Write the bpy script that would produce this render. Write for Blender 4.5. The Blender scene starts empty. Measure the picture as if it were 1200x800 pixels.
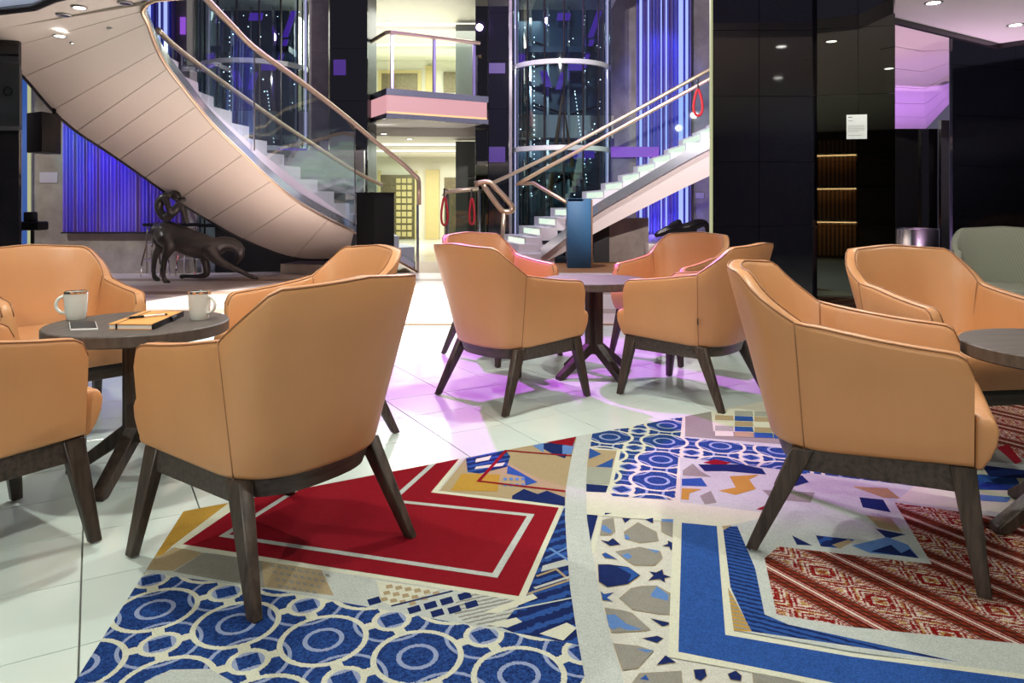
import bpy, bmesh, math, random
from mathutils import Vector, Matrix

# ---------------------------------------------------------------- camera, world, exposure
SC = bpy.context.scene
COL = SC.collection
F, HZ, CX = 860.0, 241.0, 600.0          # focal length, horizon row and centre column in a 1200x800 frame
cam_d = bpy.data.cameras.new('camera')
cam_d.sensor_width = 36.0
cam_d.lens = 36.0 * F / 1200.0
cam_d.shift_y = -(400.0 - HZ) / 1200.0
cam_d.clip_start = 0.05
cam_d.clip_end = 200
cam = bpy.data.objects.new('camera', cam_d)
cam.location = (0, 0, 1.0)
cam.rotation_euler = (math.pi / 2, 0, 0)
COL.objects.link(cam)
SC.camera = cam

wd = bpy.data.worlds.new('world')
SC.world = wd
wd.use_nodes = True
wd.node_tree.nodes['Background'].inputs[0].default_value = (0.30, 0.27, 0.42, 1)
wd.node_tree.nodes['Background'].inputs[1].default_value = 0.30
SC.view_settings.view_transform = 'Standard'
SC.view_settings.look = 'None'
SC.view_settings.exposure = 0.0
SC.view_settings.gamma = 1.0
SC.view_settings.use_curve_mapping = False
SC.cycles.use_denoising = True
SC.cycles.max_bounces = 9
SC.cycles.diffuse_bounces = 4
SC.cycles.glossy_bounces = 4
SC.cycles.transparent_max_bounces = 14
SC.cycles.transmission_bounces = 4
SC.cycles.sample_clamp_indirect = 4.0
SC.cycles.caustics_reflective = False
SC.cycles.caustics_refractive = False
SC.cycles.blur_glossy = 0.5

CEIL = 2.42

def lamp(name, kind, loc, energy, color=(1, 1, 1), size=0.05, target=None, angle=120, blend=0.4, sx=None, sy=None):
    d = bpy.data.lights.new(name, kind)
    d.energy = energy
    d.color = color
    if kind == 'SPOT':
        d.spot_size = math.radians(angle)
        d.spot_blend = blend
        d.shadow_soft_size = size
    elif kind == 'POINT':
        d.shadow_soft_size = size
    elif kind == 'AREA':
        d.shape = 'RECTANGLE'
        d.size = sx
        d.size_y = sy
    o = bpy.data.objects.new(name, d)
    o.location = loc
    if target is not None:
        v = Vector(target) - Vector(loc)
        o.rotation_euler = v.to_track_quat('-Z', 'Y').to_euler()
    COL.objects.link(o)
    return o

# ---------------------------------------------------------------- the lamps of the place, and added fill lamps
WARM = (0.985, 0.99, 0.895)
COOL = (0.93, 1.0, 0.90)
# recessed downlights over the lounge: (x, y, power)
DOWN = [(-1.42, 2.66, 105, 115), (0.15, 3.62, 120, 115), (1.02, 2.04, 92, 115), (0.1, 1.15, 16, 140), (-0.62, 1.45, 14, 140),
        (-2.75, 3.3, 26, 140), (2.95, 3.0, 40, 140), (2.2, 0.9, 16, 140), (-2.3, 0.6, 55, 150), (-1.2, -1.1, 200, 160), (1.3, -0.9, 36, 150),
        (2.4, 4.6, 60, 140), (-0.9, 4.35, 16, 130)]
for _x, _y, _p, _a in DOWN:
    lamp('downlight_lamp', 'SPOT', (_x, _y, CEIL - 0.04), _p, WARM, 0.03, (_x, _y, 0), _a, 0.5)
# added uplight, put in to brighten the right ceiling
lamp('ceiling_fill_lamp', 'SPOT', (4.75, 5.75, 0.42), 42, (1.0, 0.95, 0.92), 0.06, (4.3, 5.6, 2.4), 150, 0.7)
# magenta and violet stage spots hung in the atrium
lamp('magenta_spot', 'SPOT', (-1.9, 7.4, 4.2), 2300, (0.76, 0.12, 1.0), 0.05, (0.32, 4.35, 0), 28, 0.25)
lamp('magenta_spot', 'SPOT', (-0.8, 8.2, 4.6), 120, (1.0, 0.25, 0.85), 0.06, (-0.4, 6.0, 0), 44, 0.6)
# blue and purple wash on curtains and atrium
lamp('curtain_wash', 'SPOT', (-5.6, 9.7, 2.3), 34, (0.22, 0.10, 1.0), 0.1, (-5.5, 10.7, 1.2), 80, 0.6)
lamp('curtain_wash', 'SPOT', (-6.4, 9.7, 2.35), 26, (0.0, 0.75, 0.95), 0.1, (-6.0, 10.7, 1.75), 70, 0.6)
lamp('curtain_wash', 'SPOT', (3.4, 15.6, 6.2), 220, (0.15, 0.18, 1.0), 0.1, (3.5, 16.9, 2.6), 60, 0.6)
lamp('curtain_wash', 'SPOT', (3.4, 16.0, 0.2), 60, (0.25, 0.18, 1.0), 0.1, (3.5, 16.9, 1.4), 120, 0.6)
lamp('atrium_violet', 'POINT', (-0.8, 12.3, 5.4), 180, (0.45, 0.25, 1.0), 0.08)
lamp('atrium_white', 'POINT', (0.4, 10.6, 4.6), 620, (1.0, 0.94, 0.95), 0.08)
lamp('stage_white', 'SPOT', (-0.6, 8.6, 5.6), 6500, (1.0, 0.94, 0.90), 0.1, (-1.7, 7.2, 0), 46, 0.5)
lamp('corridor_glow', 'AREA', (-1.6, 18.5, 2.30), 400, (0.98, 1.0, 0.88), target=(-1.6, 18.5, 0), sx=4.5, sy=5.0)
lamp('corridor_glow', 'AREA', (-1.6, 18.0, 5.10), 480, (0.98, 1.0, 0.88), target=(-1.6, 18.0, 3.2), sx=4.5, sy=5.0)
lamp('soffit_violet_fill', 'SPOT', (4.0, 7.0, 0.35), 150, (1.0, 0.62, 1.0), 0.08, (4.1, 7.5, 2.4), 140, 0.8)  # added lamp near the floor to brighten the pink soffit
lamp('soffit_violet_fill', 'SPOT', (4.6, 9.2, 0.3), 260, (0.55, 0.25, 1.0), 0.08, (4.6, 9.4, 2.4), 140, 0.8)  # second added soffit lamp, out of view behind the pillar
lamp('wall_fill', 'SPOT', (-6.9, 8.6, 2.3), 95, WARM, 0.05, (-6.8, 10.7, 1.0), 85, 0.7)  # added fill lamp that brightens the left marble wall
lamp('wall_fill', 'SPOT', (-5.9, 8.7, 2.2), 70, WARM, 0.05, (-4.9, 10.4, 0.1), 62, 0.6)  # another added fill, for the lower marble
lamp('stair_warm_fill', 'SPOT', (0.6, 5.6, 3.3), 1500, (1.0, 0.90, 0.84), 0.06, (2.4, 13.0, 1.6), 34, 0.6)  # added warm fill aimed at the right staircase
lamp('pillar_uplight', 'SPOT', (4.44, 7.86, 0.9), 25, (0.18, 0.08, 1.0), 0.03, (4.44, 8.0, 2.2), 60, 0.8)

# ---------------------------------------------------------------- helpers
def G(px, py, z=0.0):
    """point on the level z seen at a pixel of the 1200x800 frame"""
    d = (1.0 - z) * F / (py - HZ)
    return Vector(((px - CX) / F * d, d, z))

def W(px, py, d):
    """point at depth d seen at a pixel"""
    return Vector(((px - CX) / F * d, d, 1.0 - (py - HZ) / F * d))

class MB:
    def __init__(s):
        s.v, s.f, s.m = [], [], []
    def add(s, verts, faces, mi=0):
        o = len(s.v)
        s.v += [tuple(p) for p in verts]
        for f in faces:
            s.f.append([i + o for i in f])
            s.m.append(mi)
        return s
    def box(s, c, size, rz=0.0, mi=0, taper=1.0):
        x, y, z = size[0] / 2, size[1] / 2, size[2] / 2
        R = Matrix.Rotation(rz, 3, 'Z')
        P = []
        for zz, k in ((-z, 1.0), (z, taper)):
            for a, b in ((-x, -y), (x, -y), (x, y), (-x, y)):
                P.append(Vector(c) + R @ Vector((a * k, b * k, zz)))
        s.add(P, [(3, 2, 1, 0), (4, 5, 6, 7), (0, 1, 5, 4), (1, 2, 6, 5), (2, 3, 7, 6), (3, 0, 4, 7)], mi)
        return s
    def hexa(s, bot, top, mi=0):
        s.add(list(bot) + list(top), [(3, 2, 1, 0), (4, 5, 6, 7), (0, 1, 5, 4), (1, 2, 6, 5), (2, 3, 7, 6), (3, 0, 4, 7)], mi)
        return s
    def prism(s, poly, z0, z1, mi=0):
        n = len(poly)
        P = [(p[0], p[1], z0) for p in poly] + [(p[0], p[1], z1) for p in poly]
        s.add(P, [list(range(n - 1, -1, -1)), list(range(n, 2 * n))] + [(i, (i + 1) % n, n + (i + 1) % n, n + i) for i in range(n)], mi)
        return s
    def tube(s, pts, r, seg=8, mi=0, closed=False, cap=True):
        pts = [Vector(p) for p in pts]
        n = len(pts)
        rr = r if isinstance(r, (list, tuple)) else [r] * n
        prev = None
        rings = []
        for i in range(n):
            if closed:
                t = pts[(i + 1) % n] - pts[i - 1]
            else:
                t = pts[min(i + 1, n - 1)] - pts[max(i - 1, 0)]
            t.normalize()
            if prev is None:
                a = Vector((0, 0, 1)) if abs(t.z) < 0.9 else Vector((1, 0, 0))
                u = t.cross(a).normalized()
            else:
                u = (prev - t * prev.dot(t)).normalized()
            prev = u
            w = t.cross(u)
            rings.append([pts[i] + (u * math.cos(2 * math.pi * k / seg) + w * math.sin(2 * math.pi * k / seg)) * rr[i] for k in range(seg)])
        V = [p for g in rings for p in g]
        Fc = []
        for i in range(n if closed else n - 1):
            j = (i + 1) % n
            for k in range(seg):
                k2 = (k + 1) % seg
                Fc.append((i * seg + k, i * seg + k2, j * seg + k2, j * seg + k))
        if cap and not closed:
            Fc.append(list(range(seg - 1, -1, -1)))
            Fc.append([(n - 1) * seg + k for k in range(seg)])
        s.add(V, Fc, mi)
        return s
    def lathe(s, prof, c=(0, 0, 0), seg=32, mi=0, a0=0.0, a1=2 * math.pi):
        full = abs(a1 - a0 - 2 * math.pi) < 1e-6
        m = seg if full else seg + 1
        V = []
        for r, z in prof:
            for k in range(m):
                a = a0 + (a1 - a0) * k / seg
                V.append((c[0] + r * math.cos(a), c[1] + r * math.sin(a), c[2] + z))
        Fc = []
        for i in range(len(prof) - 1):
            for k in range(seg):
                k2 = (k + 1) % m
                Fc.append((i * m + k, i * m + k2, (i + 1) * m + k2, (i + 1) * m + k))
        s.add(V, Fc, mi)
        return s
    def strip(s, A, B, mi=0):
        """ruled surface between two equally long rows of points"""
        n = len(A)
        s.add(list(A) + list(B), [(i, i + 1, n + i + 1, n + i) for i in range(n - 1)], mi)
        return s
    def slab(s, A, B, off, mi=0):
        """closed ruled slab: surface A-B and the same moved by off"""
        off = Vector(off)
        n = len(A)
        A2 = [Vector(p) + off for p in A]
        B2 = [Vector(p) + off for p in B]
        V = list(A) + list(B) + A2 + B2
        Fc = []
        for i in range(n - 1):
            Fc += [(i, i + 1, n + i + 1, n + i), (2 * n + i, 3 * n + i, 3 * n + i + 1, 2 * n + i + 1),
                   (i, 2 * n + i, 2 * n + i + 1, i + 1), (n + i, n + i + 1, 3 * n + i + 1, 3 * n + i)]
        Fc += [(0, n, 3 * n, 2 * n), (n - 1, 3 * n - 1, 4 * n - 1, 2 * n - 1)]
        s.add(V, Fc, mi)
        return s
    def mesh(s, name, mats, smooth=False):
        me = bpy.data.meshes.new(name)
        me.from_pydata(s.v, [], s.f)
        for m in (mats if isinstance(mats, (list, tuple)) else [mats]):
            me.materials.append(m)
        me.polygons.foreach_set('material_index', s.m)
        bm = bmesh.new()
        bm.from_mesh(me)
        bmesh.ops.recalc_face_normals(bm, faces=bm.faces)
        bm.to_mesh(me)
        bm.free()
        if smooth is True:
            me.polygons.foreach_set('use_smooth', [True] * len(me.polygons))
        elif smooth:
            me.polygons.foreach_set('use_smooth', [True] * len(me.polygons))
            me.set_sharp_from_angle(angle=math.radians(smooth))
        me.update()
        return me
    def build(s, name, mats, parent=None, smooth=False, bevel=0.0, bseg=2, loc=None):
        me = s.mesh(name, mats, smooth)
        if bevel:
            bm = bmesh.new()
            bm.from_mesh(me)
            bmesh.ops.remove_doubles(bm, verts=bm.verts, dist=1e-5)
            es = [e for e in bm.edges if len(e.link_faces) == 2 and e.calc_face_angle(0) > math.radians(28)]
            bmesh.ops.bevel(bm, geom=es, offset=bevel, segments=bseg, profile=0.5, affect='EDGES', clamp_overlap=True)
            bm.to_mesh(me)
            bm.free()
            me.polygons.foreach_set('use_smooth', [True] * len(me.polygons))
            me.set_sharp_from_angle(angle=math.radians(40))
        return link(name, me, parent, loc)

def link(name, me, parent=None, loc=None):
    o = bpy.data.objects.new(name, me)
    COL.objects.link(o)
    if parent is not None:
        o.parent = parent
    if loc is not None:
        o.location = loc
    return o

def tag(o, label, cat, group=None, kind=None):
    o['label'] = label
    o['category'] = cat
    if group:
        o['group'] = group
    if kind:
        o['kind'] = kind
    return o

def struct(o, label=None):
    o['kind'] = 'structure'
    if label:
        o['label'] = label
    return o

def empty(name, loc=(0, 0, 0), rz=0.0):
    o = bpy.data.objects.new(name, None)
    o.location = loc
    o.rotation_euler = (0, 0, rz)
    o.empty_display_size = 0.1
    COL.objects.link(o)
    return o

def copy_tree(o, parent=None):
    c = o.copy()
    COL.objects.link(c)
    c.parent = parent
    for ch in list(o.children):
        copy_tree(ch, c)
    return c

def crom(pts, n):
    """Catmull-Rom through points (tuples of any length), n samples per span"""
    P = [Vector(p) for p in pts]
    P = [P[0] * 2 - P[1]] + P + [P[-1] * 2 - P[-2]]
    out = []
    for i in range(1, len(P) - 2):
        for k in range(n):
            t = k / n
            a, b, c, d = P[i - 1], P[i], P[i + 1], P[i + 2]
            out.append(0.5 * ((2 * b) + (c - a) * t + (2 * a - 5 * b + 4 * c - d) * t * t + (3 * b - a - 3 * c + d) * t ** 3))
    out.append(P[-2].copy())
    return out

def lerp_tab(tab, x):
    """tab: sorted (x, y)"""
    if x <= tab[0][0]:
        (x0, y0), (x1, y1) = tab[0], tab[1]
        return y0 + (y1 - y0) * (x - x0) / (x1 - x0)
    for (x0, y0), (x1, y1) in zip(tab, tab[1:]):
        if x <= x1:
            return y0 + (y1 - y0) * (x - x0) / (x1 - x0)
    (x0, y0), (x1, y1) = tab[-2], tab[-1]
    return y0 + (y1 - y0) * (x - x0) / (x1 - x0)

# ---------------------------------------------------------------- materials
class NT:
    def __init__(s, name):
        s.mat = bpy.data.materials.new(name)
        s.mat.use_nodes = True
        s.t = s.mat.node_tree
        s.b = s.t.nodes['Principled BSDF']
        s.out = s.t.nodes['Material Output']
    def n(s, kind, **kw):
        nd = s.t.nodes.new(kind)
        for k, v in kw.items():
            setattr(nd, k, v)
        return nd
    def l(s, a, b):
        s.t.links.new(a, b)
    def val(s, sock, x):
        if hasattr(x, 'is_output') or isinstance(x, bpy.types.NodeSocket):
            s.l(x, sock)
        else:
            sock.default_value = x
    def math(s, op, a, b=None, c=None):
        nd = s.n('ShaderNodeMath', operation=op)
        s.val(nd.inputs[0], a)
        if b is not None:
            s.val(nd.inputs[1], b)
        if c is not None:
            s.val(nd.inputs[2], c)
        return nd.outputs[0]
    def mix(s, fac, a, b, blend='MIX'):
        nd = s.n('ShaderNodeMix', data_type='RGBA', blend_type=blend)
        s.val(nd.inputs[0], fac)
        for k, x in ((6, a), (7, b)):
            if isinstance(x, tuple):
                x = tuple(x) + ((1,) if len(x) == 3 else ())
            s.val(nd.inputs[k], x)
        return nd.outputs[2]
    def coord(s, which='Object'):
        return s.n('ShaderNodeTexCoord').outputs[which]
    def mapping(s, vec, scale=(1, 1, 1), rot=(0, 0, 0), loc=(0, 0, 0)):
        nd = s.n('ShaderNodeMapping')
        s.l(vec, nd.inputs[0])
        nd.inputs['Location'].default_value = loc
        nd.inputs['Rotation'].default_value = rot
        nd.inputs['Scale'].default_value = scale
        return nd.outputs[0]
    def noise(s, vec, scale, detail=2, rough=0.5):
        nd = s.n('ShaderNodeTexNoise')
        if vec is not None:
            s.l(vec, nd.inputs['Vector'])
        nd.inputs['Scale'].default_value = scale
        nd.inputs['Detail'].default_value = detail
        nd.inputs['Roughness'].default_value = rough
        return nd.outputs[0]
    def ramp(s, fac, stops, interp='LINEAR'):
        nd = s.n('ShaderNodeValToRGB')
        s.l(fac, nd.inputs[0])
        cr = nd.color_ramp
        cr.interpolation = interp
        while len(cr.elements) < len(stops):
            cr.elements.new(0.5)
        for e, (p, c) in zip(cr.elements, stops):
            e.position = p
            e.color = tuple(c) + (1,) if len(c) == 3 else c
        return nd.outputs[0]
    def bump(s, h, strength=0.3, dist=0.01):
        nd = s.n('ShaderNodeBump')
        nd.inputs['Strength'].default_value = strength
        nd.inputs['Distance'].default_value = dist
        s.l(h, nd.inputs['Height'])
        s.l(nd.outputs[0], s.b.inputs['Normal'])
    def set(s, **kw):
        names = {'color': 'Base Color', 'rough': 'Roughness', 'metal': 'Metallic', 'spec': 'Specular IOR Level',
                 'coat': 'Coat Weight', 'coat_rough': 'Coat Roughness', 'sheen': 'Sheen Weight', 'emit': 'Emission Color',
                 'emit_s': 'Emission Strength', 'trans': 'Transmission Weight', 'ior': 'IOR'}
        for k, v in kw.items():
            if isinstance(v, tuple) and len(v) == 3:
                v = v + (1,)
            s.val(s.b.inputs[names[k]], v)
        return s

def srgb(r, g, b):
    f = lambda c: ((c / 255 / 12.92) if c / 255 <= 0.04045 else ((c / 255 + 0.055) / 1.055) ** 2.4) * 0.66
    return (f(r), f(g), f(b))

M = {}
def plain(name, color, rough=0.5, metal=0.0, noise=0.06, nscale=40, **kw):
    n = NT(name)
    nz = n.noise(n.coord(), nscale, 3)
    k = n.math('ADD', n.math('MULTIPLY', nz, noise * 2), 1 - noise)
    n.set(color=n.mix(1.0, tuple(color), k, 'MULTIPLY'), rough=rough, metal=metal, **kw)
    M[name] = n.mat
    return n.mat

def leather(name, color, bs=0.25):
    n = NT(name)
    co = n.coord()
    big = n.noise(co, 5, 3)
    fine = n.noise(co, 260, 2)
    stretch = n.noise(n.mapping(co, scale=(14, 14, 1.6)), 1.0, 2)
    c = n.mix(n.math('MULTIPLY', big, 0.5), tuple(color), tuple(x * 0.72 for x in color))
    n.set(color=c, rough=n.math('ADD', n.math('MULTIPLY', big, 0.12), 0.34), spec=0.45)
    h = n.math('ADD', n.math('MULTIPLY', fine, 0.10), n.math('MULTIPLY', stretch, 1.2))
    n.bump(h, bs, 0.010)
    M[name] = n.mat
leather('leather', (0.60, 0.288, 0.122))
leather('piping', (0.34, 0.15, 0.065))

def wood(name, c1, c2, rough=0.4, scale=(60, 60, 4)):
    n = NT(name)
    co = n.mapping(n.coord(), scale=scale)
    nz = n.noise(co, 1.0, 5, 0.6)
    n.set(color=n.ramp(nz, [(0.3, c1), (0.7, c2)]), rough=rough, spec=0.4)
    n.bump(nz, 0.15, 0.003)
    M[name] = n.mat
wood('dark_wood', (0.018, 0.012, 0.009), (0.075, 0.052, 0.040))
wood('dark_wood_flat', (0.030, 0.022, 0.018), (0.085, 0.062, 0.050), 0.38, (5, 70, 70))
wood('table_wood', (0.055, 0.043, 0.036), (0.105, 0.086, 0.074), 0.5, (5, 60, 20))
def ribbed_fabric():
    n = NT('green_fabric')
    sp = n.n('ShaderNodeSeparateXYZ')
    n.l(n.coord(), sp.inputs[0])
    t = n.math('FRACT', n.math('MULTIPLY', n.math('ADD', sp.outputs[0], n.math('ADD', sp.outputs[1], 5)), 70))
    k = n.math('ADD', n.math('MULTIPLY', n.noise(n.coord(), 160, 2), 0.25), n.math('MULTIPLY', n.math('LESS_THAN', t, 0.5), 0.25))
    n.set(color=n.mix(k, (0.34, 0.35, 0.28), (0.18, 0.19, 0.15)), rough=0.9, spec=0.15)
    M['green_fabric'] = n.mat
ribbed_fabric()
plain('rubber', (0.015, 0.015, 0.015), 0.6)
plain('steel', (0.62, 0.62, 0.62), 0.18, 1.0, noise=0.02)
plain('chrome', (0.80, 0.80, 0.82), 0.06, 1.0, noise=0.01)
plain('brass', (0.80, 0.60, 0.42), 0.32, 0.9, noise=0.04)
plain('brass_pale', (0.80, 0.66, 0.44), 0.34, 0.8, noise=0.04)
plain('porcelain', (0.82, 0.84, 0.80), 0.12, noise=0.01)
plain('black_plastic', (0.008, 0.008, 0.009), 0.45, spec=0.2)
plain('speaker_face', (0.020, 0.023, 0.028), 0.55, noise=0.3, nscale=300)
plain('paper', (0.80, 0.80, 0.76), 0.8, noise=0.02)
plain('notebook_orange', (0.68, 0.30, 0.075), 0.5)
plain('phone_glass', (0.02, 0.02, 0.022), 0.4, spec=0.15)
plain('white_plastic', (0.8, 0.8, 0.8), 0.3, noise=0.01)
plain('soffit', (0.68, 0.595, 0.525), 0.6, noise=0.02, nscale=3)
plain('soffit_right', (0.66, 0.57, 0.55), 0.42, noise=0.02, nscale=3)
plain('seam_dark', (0.16, 0.13, 0.11), 0.7)
plain('ceiling_paint', (0.82, 0.77, 0.74), 0.6, noise=0.02, nscale=3)
plain('coffer_paint', (0.70, 0.72, 0.80), 0.6, noise=0.02, nscale=3)
plain('cream_wall', (0.76, 0.74, 0.61), 0.5, noise=0.03, nscale=4)
plain('cream_gold', (0.55, 0.45, 0.20), 0.45, noise=0.05, nscale=6)
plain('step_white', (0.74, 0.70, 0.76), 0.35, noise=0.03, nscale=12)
plain('black_void', (0.010, 0.010, 0.012), 0.5)
plain('podium_black', (0.010, 0.010, 0.011), 0.8, spec=0.1)
plain('podium_blue', (0.030, 0.135, 0.29), 0.5, noise=0.10, nscale=20)
plain('red_rope', (0.50, 0.02, 0.03), 0.7)
plain('stage_wood', (0.40, 0.29, 0.22), 0.4, noise=0.2, nscale=5)
plain('sign_white', (0.72, 0.76, 0.74), 0.5, noise=0.01)
plain('print_grey', (0.20, 0.20, 0.20), 0.6)
plain('plaque_violet', (0.55, 0.50, 0.62), 0.4, noise=0.02)
plain('mirror_band', (0.52, 0.56, 0.64), 0.12, 0.75, noise=0.01)
plain('dark_trim', (0.025, 0.022, 0.025), 0.25)
plain('slat_wood', (0.30, 0.14, 0.05), 0.45, noise=0.3, nscale=12)
plain('bronze_patina', (0.085, 0.078, 0.078), 0.30, 0.55, noise=0.5, nscale=9)
plain('bronze_black', (0.012, 0.011, 0.012), 0.25, 0.5, noise=0.3, nscale=9)
plain('red_orange', (0.45, 0.12, 0.05), 0.4)
plain('downlight_baffle', (0.45, 0.45, 0.43), 0.35, 0.6)

def marble(name, c1, c2, scale=2.2, rough=0.25):
    n = NT(name)
    co = n.coord()
    a = n.noise(co, scale, 8, 0.62)
    b = n.noise(co, scale * 7, 4)
    n.set(color=n.mix(n.math('MULTIPLY', b, 0.25), n.ramp(a, [(0.35, c1), (0.65, c2)]), tuple(x * 0.6 for x in c1)), rough=rough)
    M[name] = n.mat
marble('marble_grey', (0.30, 0.25, 0.225), (0.48, 0.42, 0.385))
marble('marble_pale', (0.36, 0.32, 0.33), (0.52, 0.47, 0.47))

def granite():
    n = NT('black_granite')
    co = n.coord()
    v = n.n('ShaderNodeTexVoronoi')
    n.l(co, v.inputs['Vector'])
    v.inputs['Scale'].default_value = 220
    fl = n.math('LESS_THAN', v.outputs['Distance'], 0.13)
    big = n.noise(co, 30, 3)
    k = n.math('MULTIPLY', fl, n.math('GREATER_THAN', big, 0.52))
    n.set(color=n.mix(k, (0.010, 0.010, 0.016), (0.16, 0.17, 0.22)), rough=0.055, spec=1.0)
    M['black_granite'] = n.mat
granite()
plain('black_mirror', (0.135, 0.14, 0.125), 0.02, 1.0, noise=0.05)

def tile_mat():
    n = NT('white_tile')
    info = n.n('ShaderNodeObjectInfo')
    nz = n.noise(n.coord(), 6, 4)
    r = n.math('ADD', n.math('MULTIPLY', info.outputs['Random'], 0.05), 0.93)
    c = n.mix(1.0, n.mix(nz, (0.52, 0.61, 0.57), (0.58, 0.66, 0.615)), r, 'MULTIPLY')
    n.set(color=c, rough=0.14, spec=0.5)
    M['white_tile'] = n.mat
tile_mat()
plain('grout', (0.16, 0.17, 0.15), 0.8)

def thin_glass(name, tint, gloss=0.02, boost=1.0):
    m = bpy.data.materials.new(name)
    m.use_nodes = True
    t = m.node_tree
    t.nodes.remove(t.nodes['Principled BSDF'])
    tr = t.nodes.new('ShaderNodeBsdfTransparent')
    tr.inputs[0].default_value = tuple(tint) + (1,)
    gl = t.nodes.new('ShaderNodeBsdfGlossy')
    gl.inputs['Roughness'].default_value = gloss
    gl.inputs[0].default_value = (0.9, 0.97, 0.97, 1)
    fr = t.nodes.new('ShaderNodeFresnel')
    fr.inputs[0].default_value = 1.5
    mu = t.nodes.new('ShaderNodeMath')
    mu.operation = 'MULTIPLY'
    mu.inputs[1].default_value = boost
    mu.use_clamp = True
    mx = t.nodes.new('ShaderNodeMixShader')
    t.links.new(fr.outputs[0], mu.inputs[0])
    t.links.new(mu.outputs[0], mx.inputs[0])
    t.links.new(tr.outputs[0], mx.inputs[1])
    t.links.new(gl.outputs[0], mx.inputs[2])
    t.links.new(mx.outputs[0], t.nodes['Material Output'].inputs[0])
    M[name] = m
thin_glass('rail_glass', (0.88, 0.97, 0.94), 0.02, 0.20)
thin_glass('lift_glass', (0.42, 0.55, 0.62), 0.03, 3.2)
thin_glass('clear_tube', (0.86, 0.90, 0.95), 0.05, 3.0)
thin_glass('smoke_glass', (0.50, 0.55, 0.52), 0.03, 2.5)

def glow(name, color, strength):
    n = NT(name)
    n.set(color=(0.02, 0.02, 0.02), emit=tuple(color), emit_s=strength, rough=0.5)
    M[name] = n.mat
glow('lamp_glow', (1.0, 0.97, 0.90), 14)
glow('led_white', (0.85, 1.0, 0.95), 4.0)
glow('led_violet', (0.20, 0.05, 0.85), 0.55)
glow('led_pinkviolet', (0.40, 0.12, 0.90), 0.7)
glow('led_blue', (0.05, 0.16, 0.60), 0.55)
glow('violet_reflection', (0.16, 0.05, 0.62), 0.35)
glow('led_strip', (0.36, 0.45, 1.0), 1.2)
glow('cove_cream', (1.0, 0.98, 0.82), 1.5)
glow('green_edge', (0.80, 0.82, 0.45), 0.55)
glow('sparkle', (0.85, 0.95, 1.0), 7)
glow('warm_slat_glow', (1.0, 0.62, 0.28), 14.0)
marble('atrium_stone', (0.50, 0.47, 0.42), (0.66, 0.63, 0.57), 1.5, 0.18)


glow('backlit_fascia', (0.92, 0.46, 0.50), 0.8)
glow('fascia_orange_glow', (1.0, 0.55, 0.25), 1.3)

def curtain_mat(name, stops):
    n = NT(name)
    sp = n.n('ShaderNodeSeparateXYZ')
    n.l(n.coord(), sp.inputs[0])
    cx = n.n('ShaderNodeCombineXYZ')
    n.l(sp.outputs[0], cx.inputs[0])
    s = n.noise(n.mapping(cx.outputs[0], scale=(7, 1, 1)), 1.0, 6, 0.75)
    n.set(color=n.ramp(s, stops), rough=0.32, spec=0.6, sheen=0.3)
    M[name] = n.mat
curtain_mat('curtain_violet_wash', [(0.34, (0.10, 0.05, 0.22)), (0.42, (0.14, 0.10, 0.70)), (0.50, (0.30, 0.20, 0.90)), (0.55, (0.20, 0.09, 0.30)), (0.64, (0.45, 0.42, 0.95))])  # violet light wash put into the fabric colour
curtain_mat('curtain_blue_wash', [(0.34, (0.05, 0.07, 0.35)), (0.43, (0.14, 0.20, 0.90)), (0.50, (0.22, 0.14, 0.36)), (0.56, (0.10, 0.12, 0.70)), (0.65, (0.55, 0.60, 1.0))])  # blue and violet lighting likewise carried by the cloth colour

# carpet pile ------------------------------------------------------------
def pile(n, col, var=0.35):
    co = n.coord()
    fine = n.noise(co, 260, 3, 0.75)
    mid = n.noise(co, 45, 3)
    k = n.math('ADD', n.math('ADD', n.math('MULTIPLY', fine, var * 3.4), n.math('MULTIPLY', mid, var * 0.6)), 1 - var * 2.0)
    n.set(color=n.mix(1.0, col, k, 'MULTIPLY'), rough=0.95, spec=0.05)
    n.bump(n.math('ADD', fine, n.math('MULTIPLY', mid, 0.4)), 0.55, 0.006)
    M[n.mat.name] = n.mat

def pile_plain(name, c, var=0.35):
    n = NT(name)
    pile(n, tuple(c) + (1,), var)

CREAM, LGREY, LBLUE = srgb(222, 224, 202), srgb(198, 206, 200), srgb(155, 170, 205)
BLUE, NAVY, RED = srgb(48, 88, 160), srgb(28, 44, 98), srgb(142, 22, 36)
TAN, GOLD, SAGE, TAUPE = srgb(178, 160, 125), srgb(190, 150, 65), srgb(165, 170, 155), srgb(150, 148, 138)
for nm, c, v in (('pile_cream', CREAM, 0.22), ('pile_ivory', srgb(212, 212, 200), 0.32), ('pile_grey', LGREY, 0.32), ('pile_blue', BLUE, 0.62), ('pile_navy', NAVY, 0.62),
                 ('pile_red', RED, 0.34), ('pile_tan', TAN, 0.25), ('pile_gold', GOLD, 0.3), ('pile_sage', SAGE, 0.2),
                 ('pile_taupe', TAUPE, 0.3), ('pile_sky', srgb(100, 140, 200), 0.3)):
    pile_plain(nm, c, v)

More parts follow.
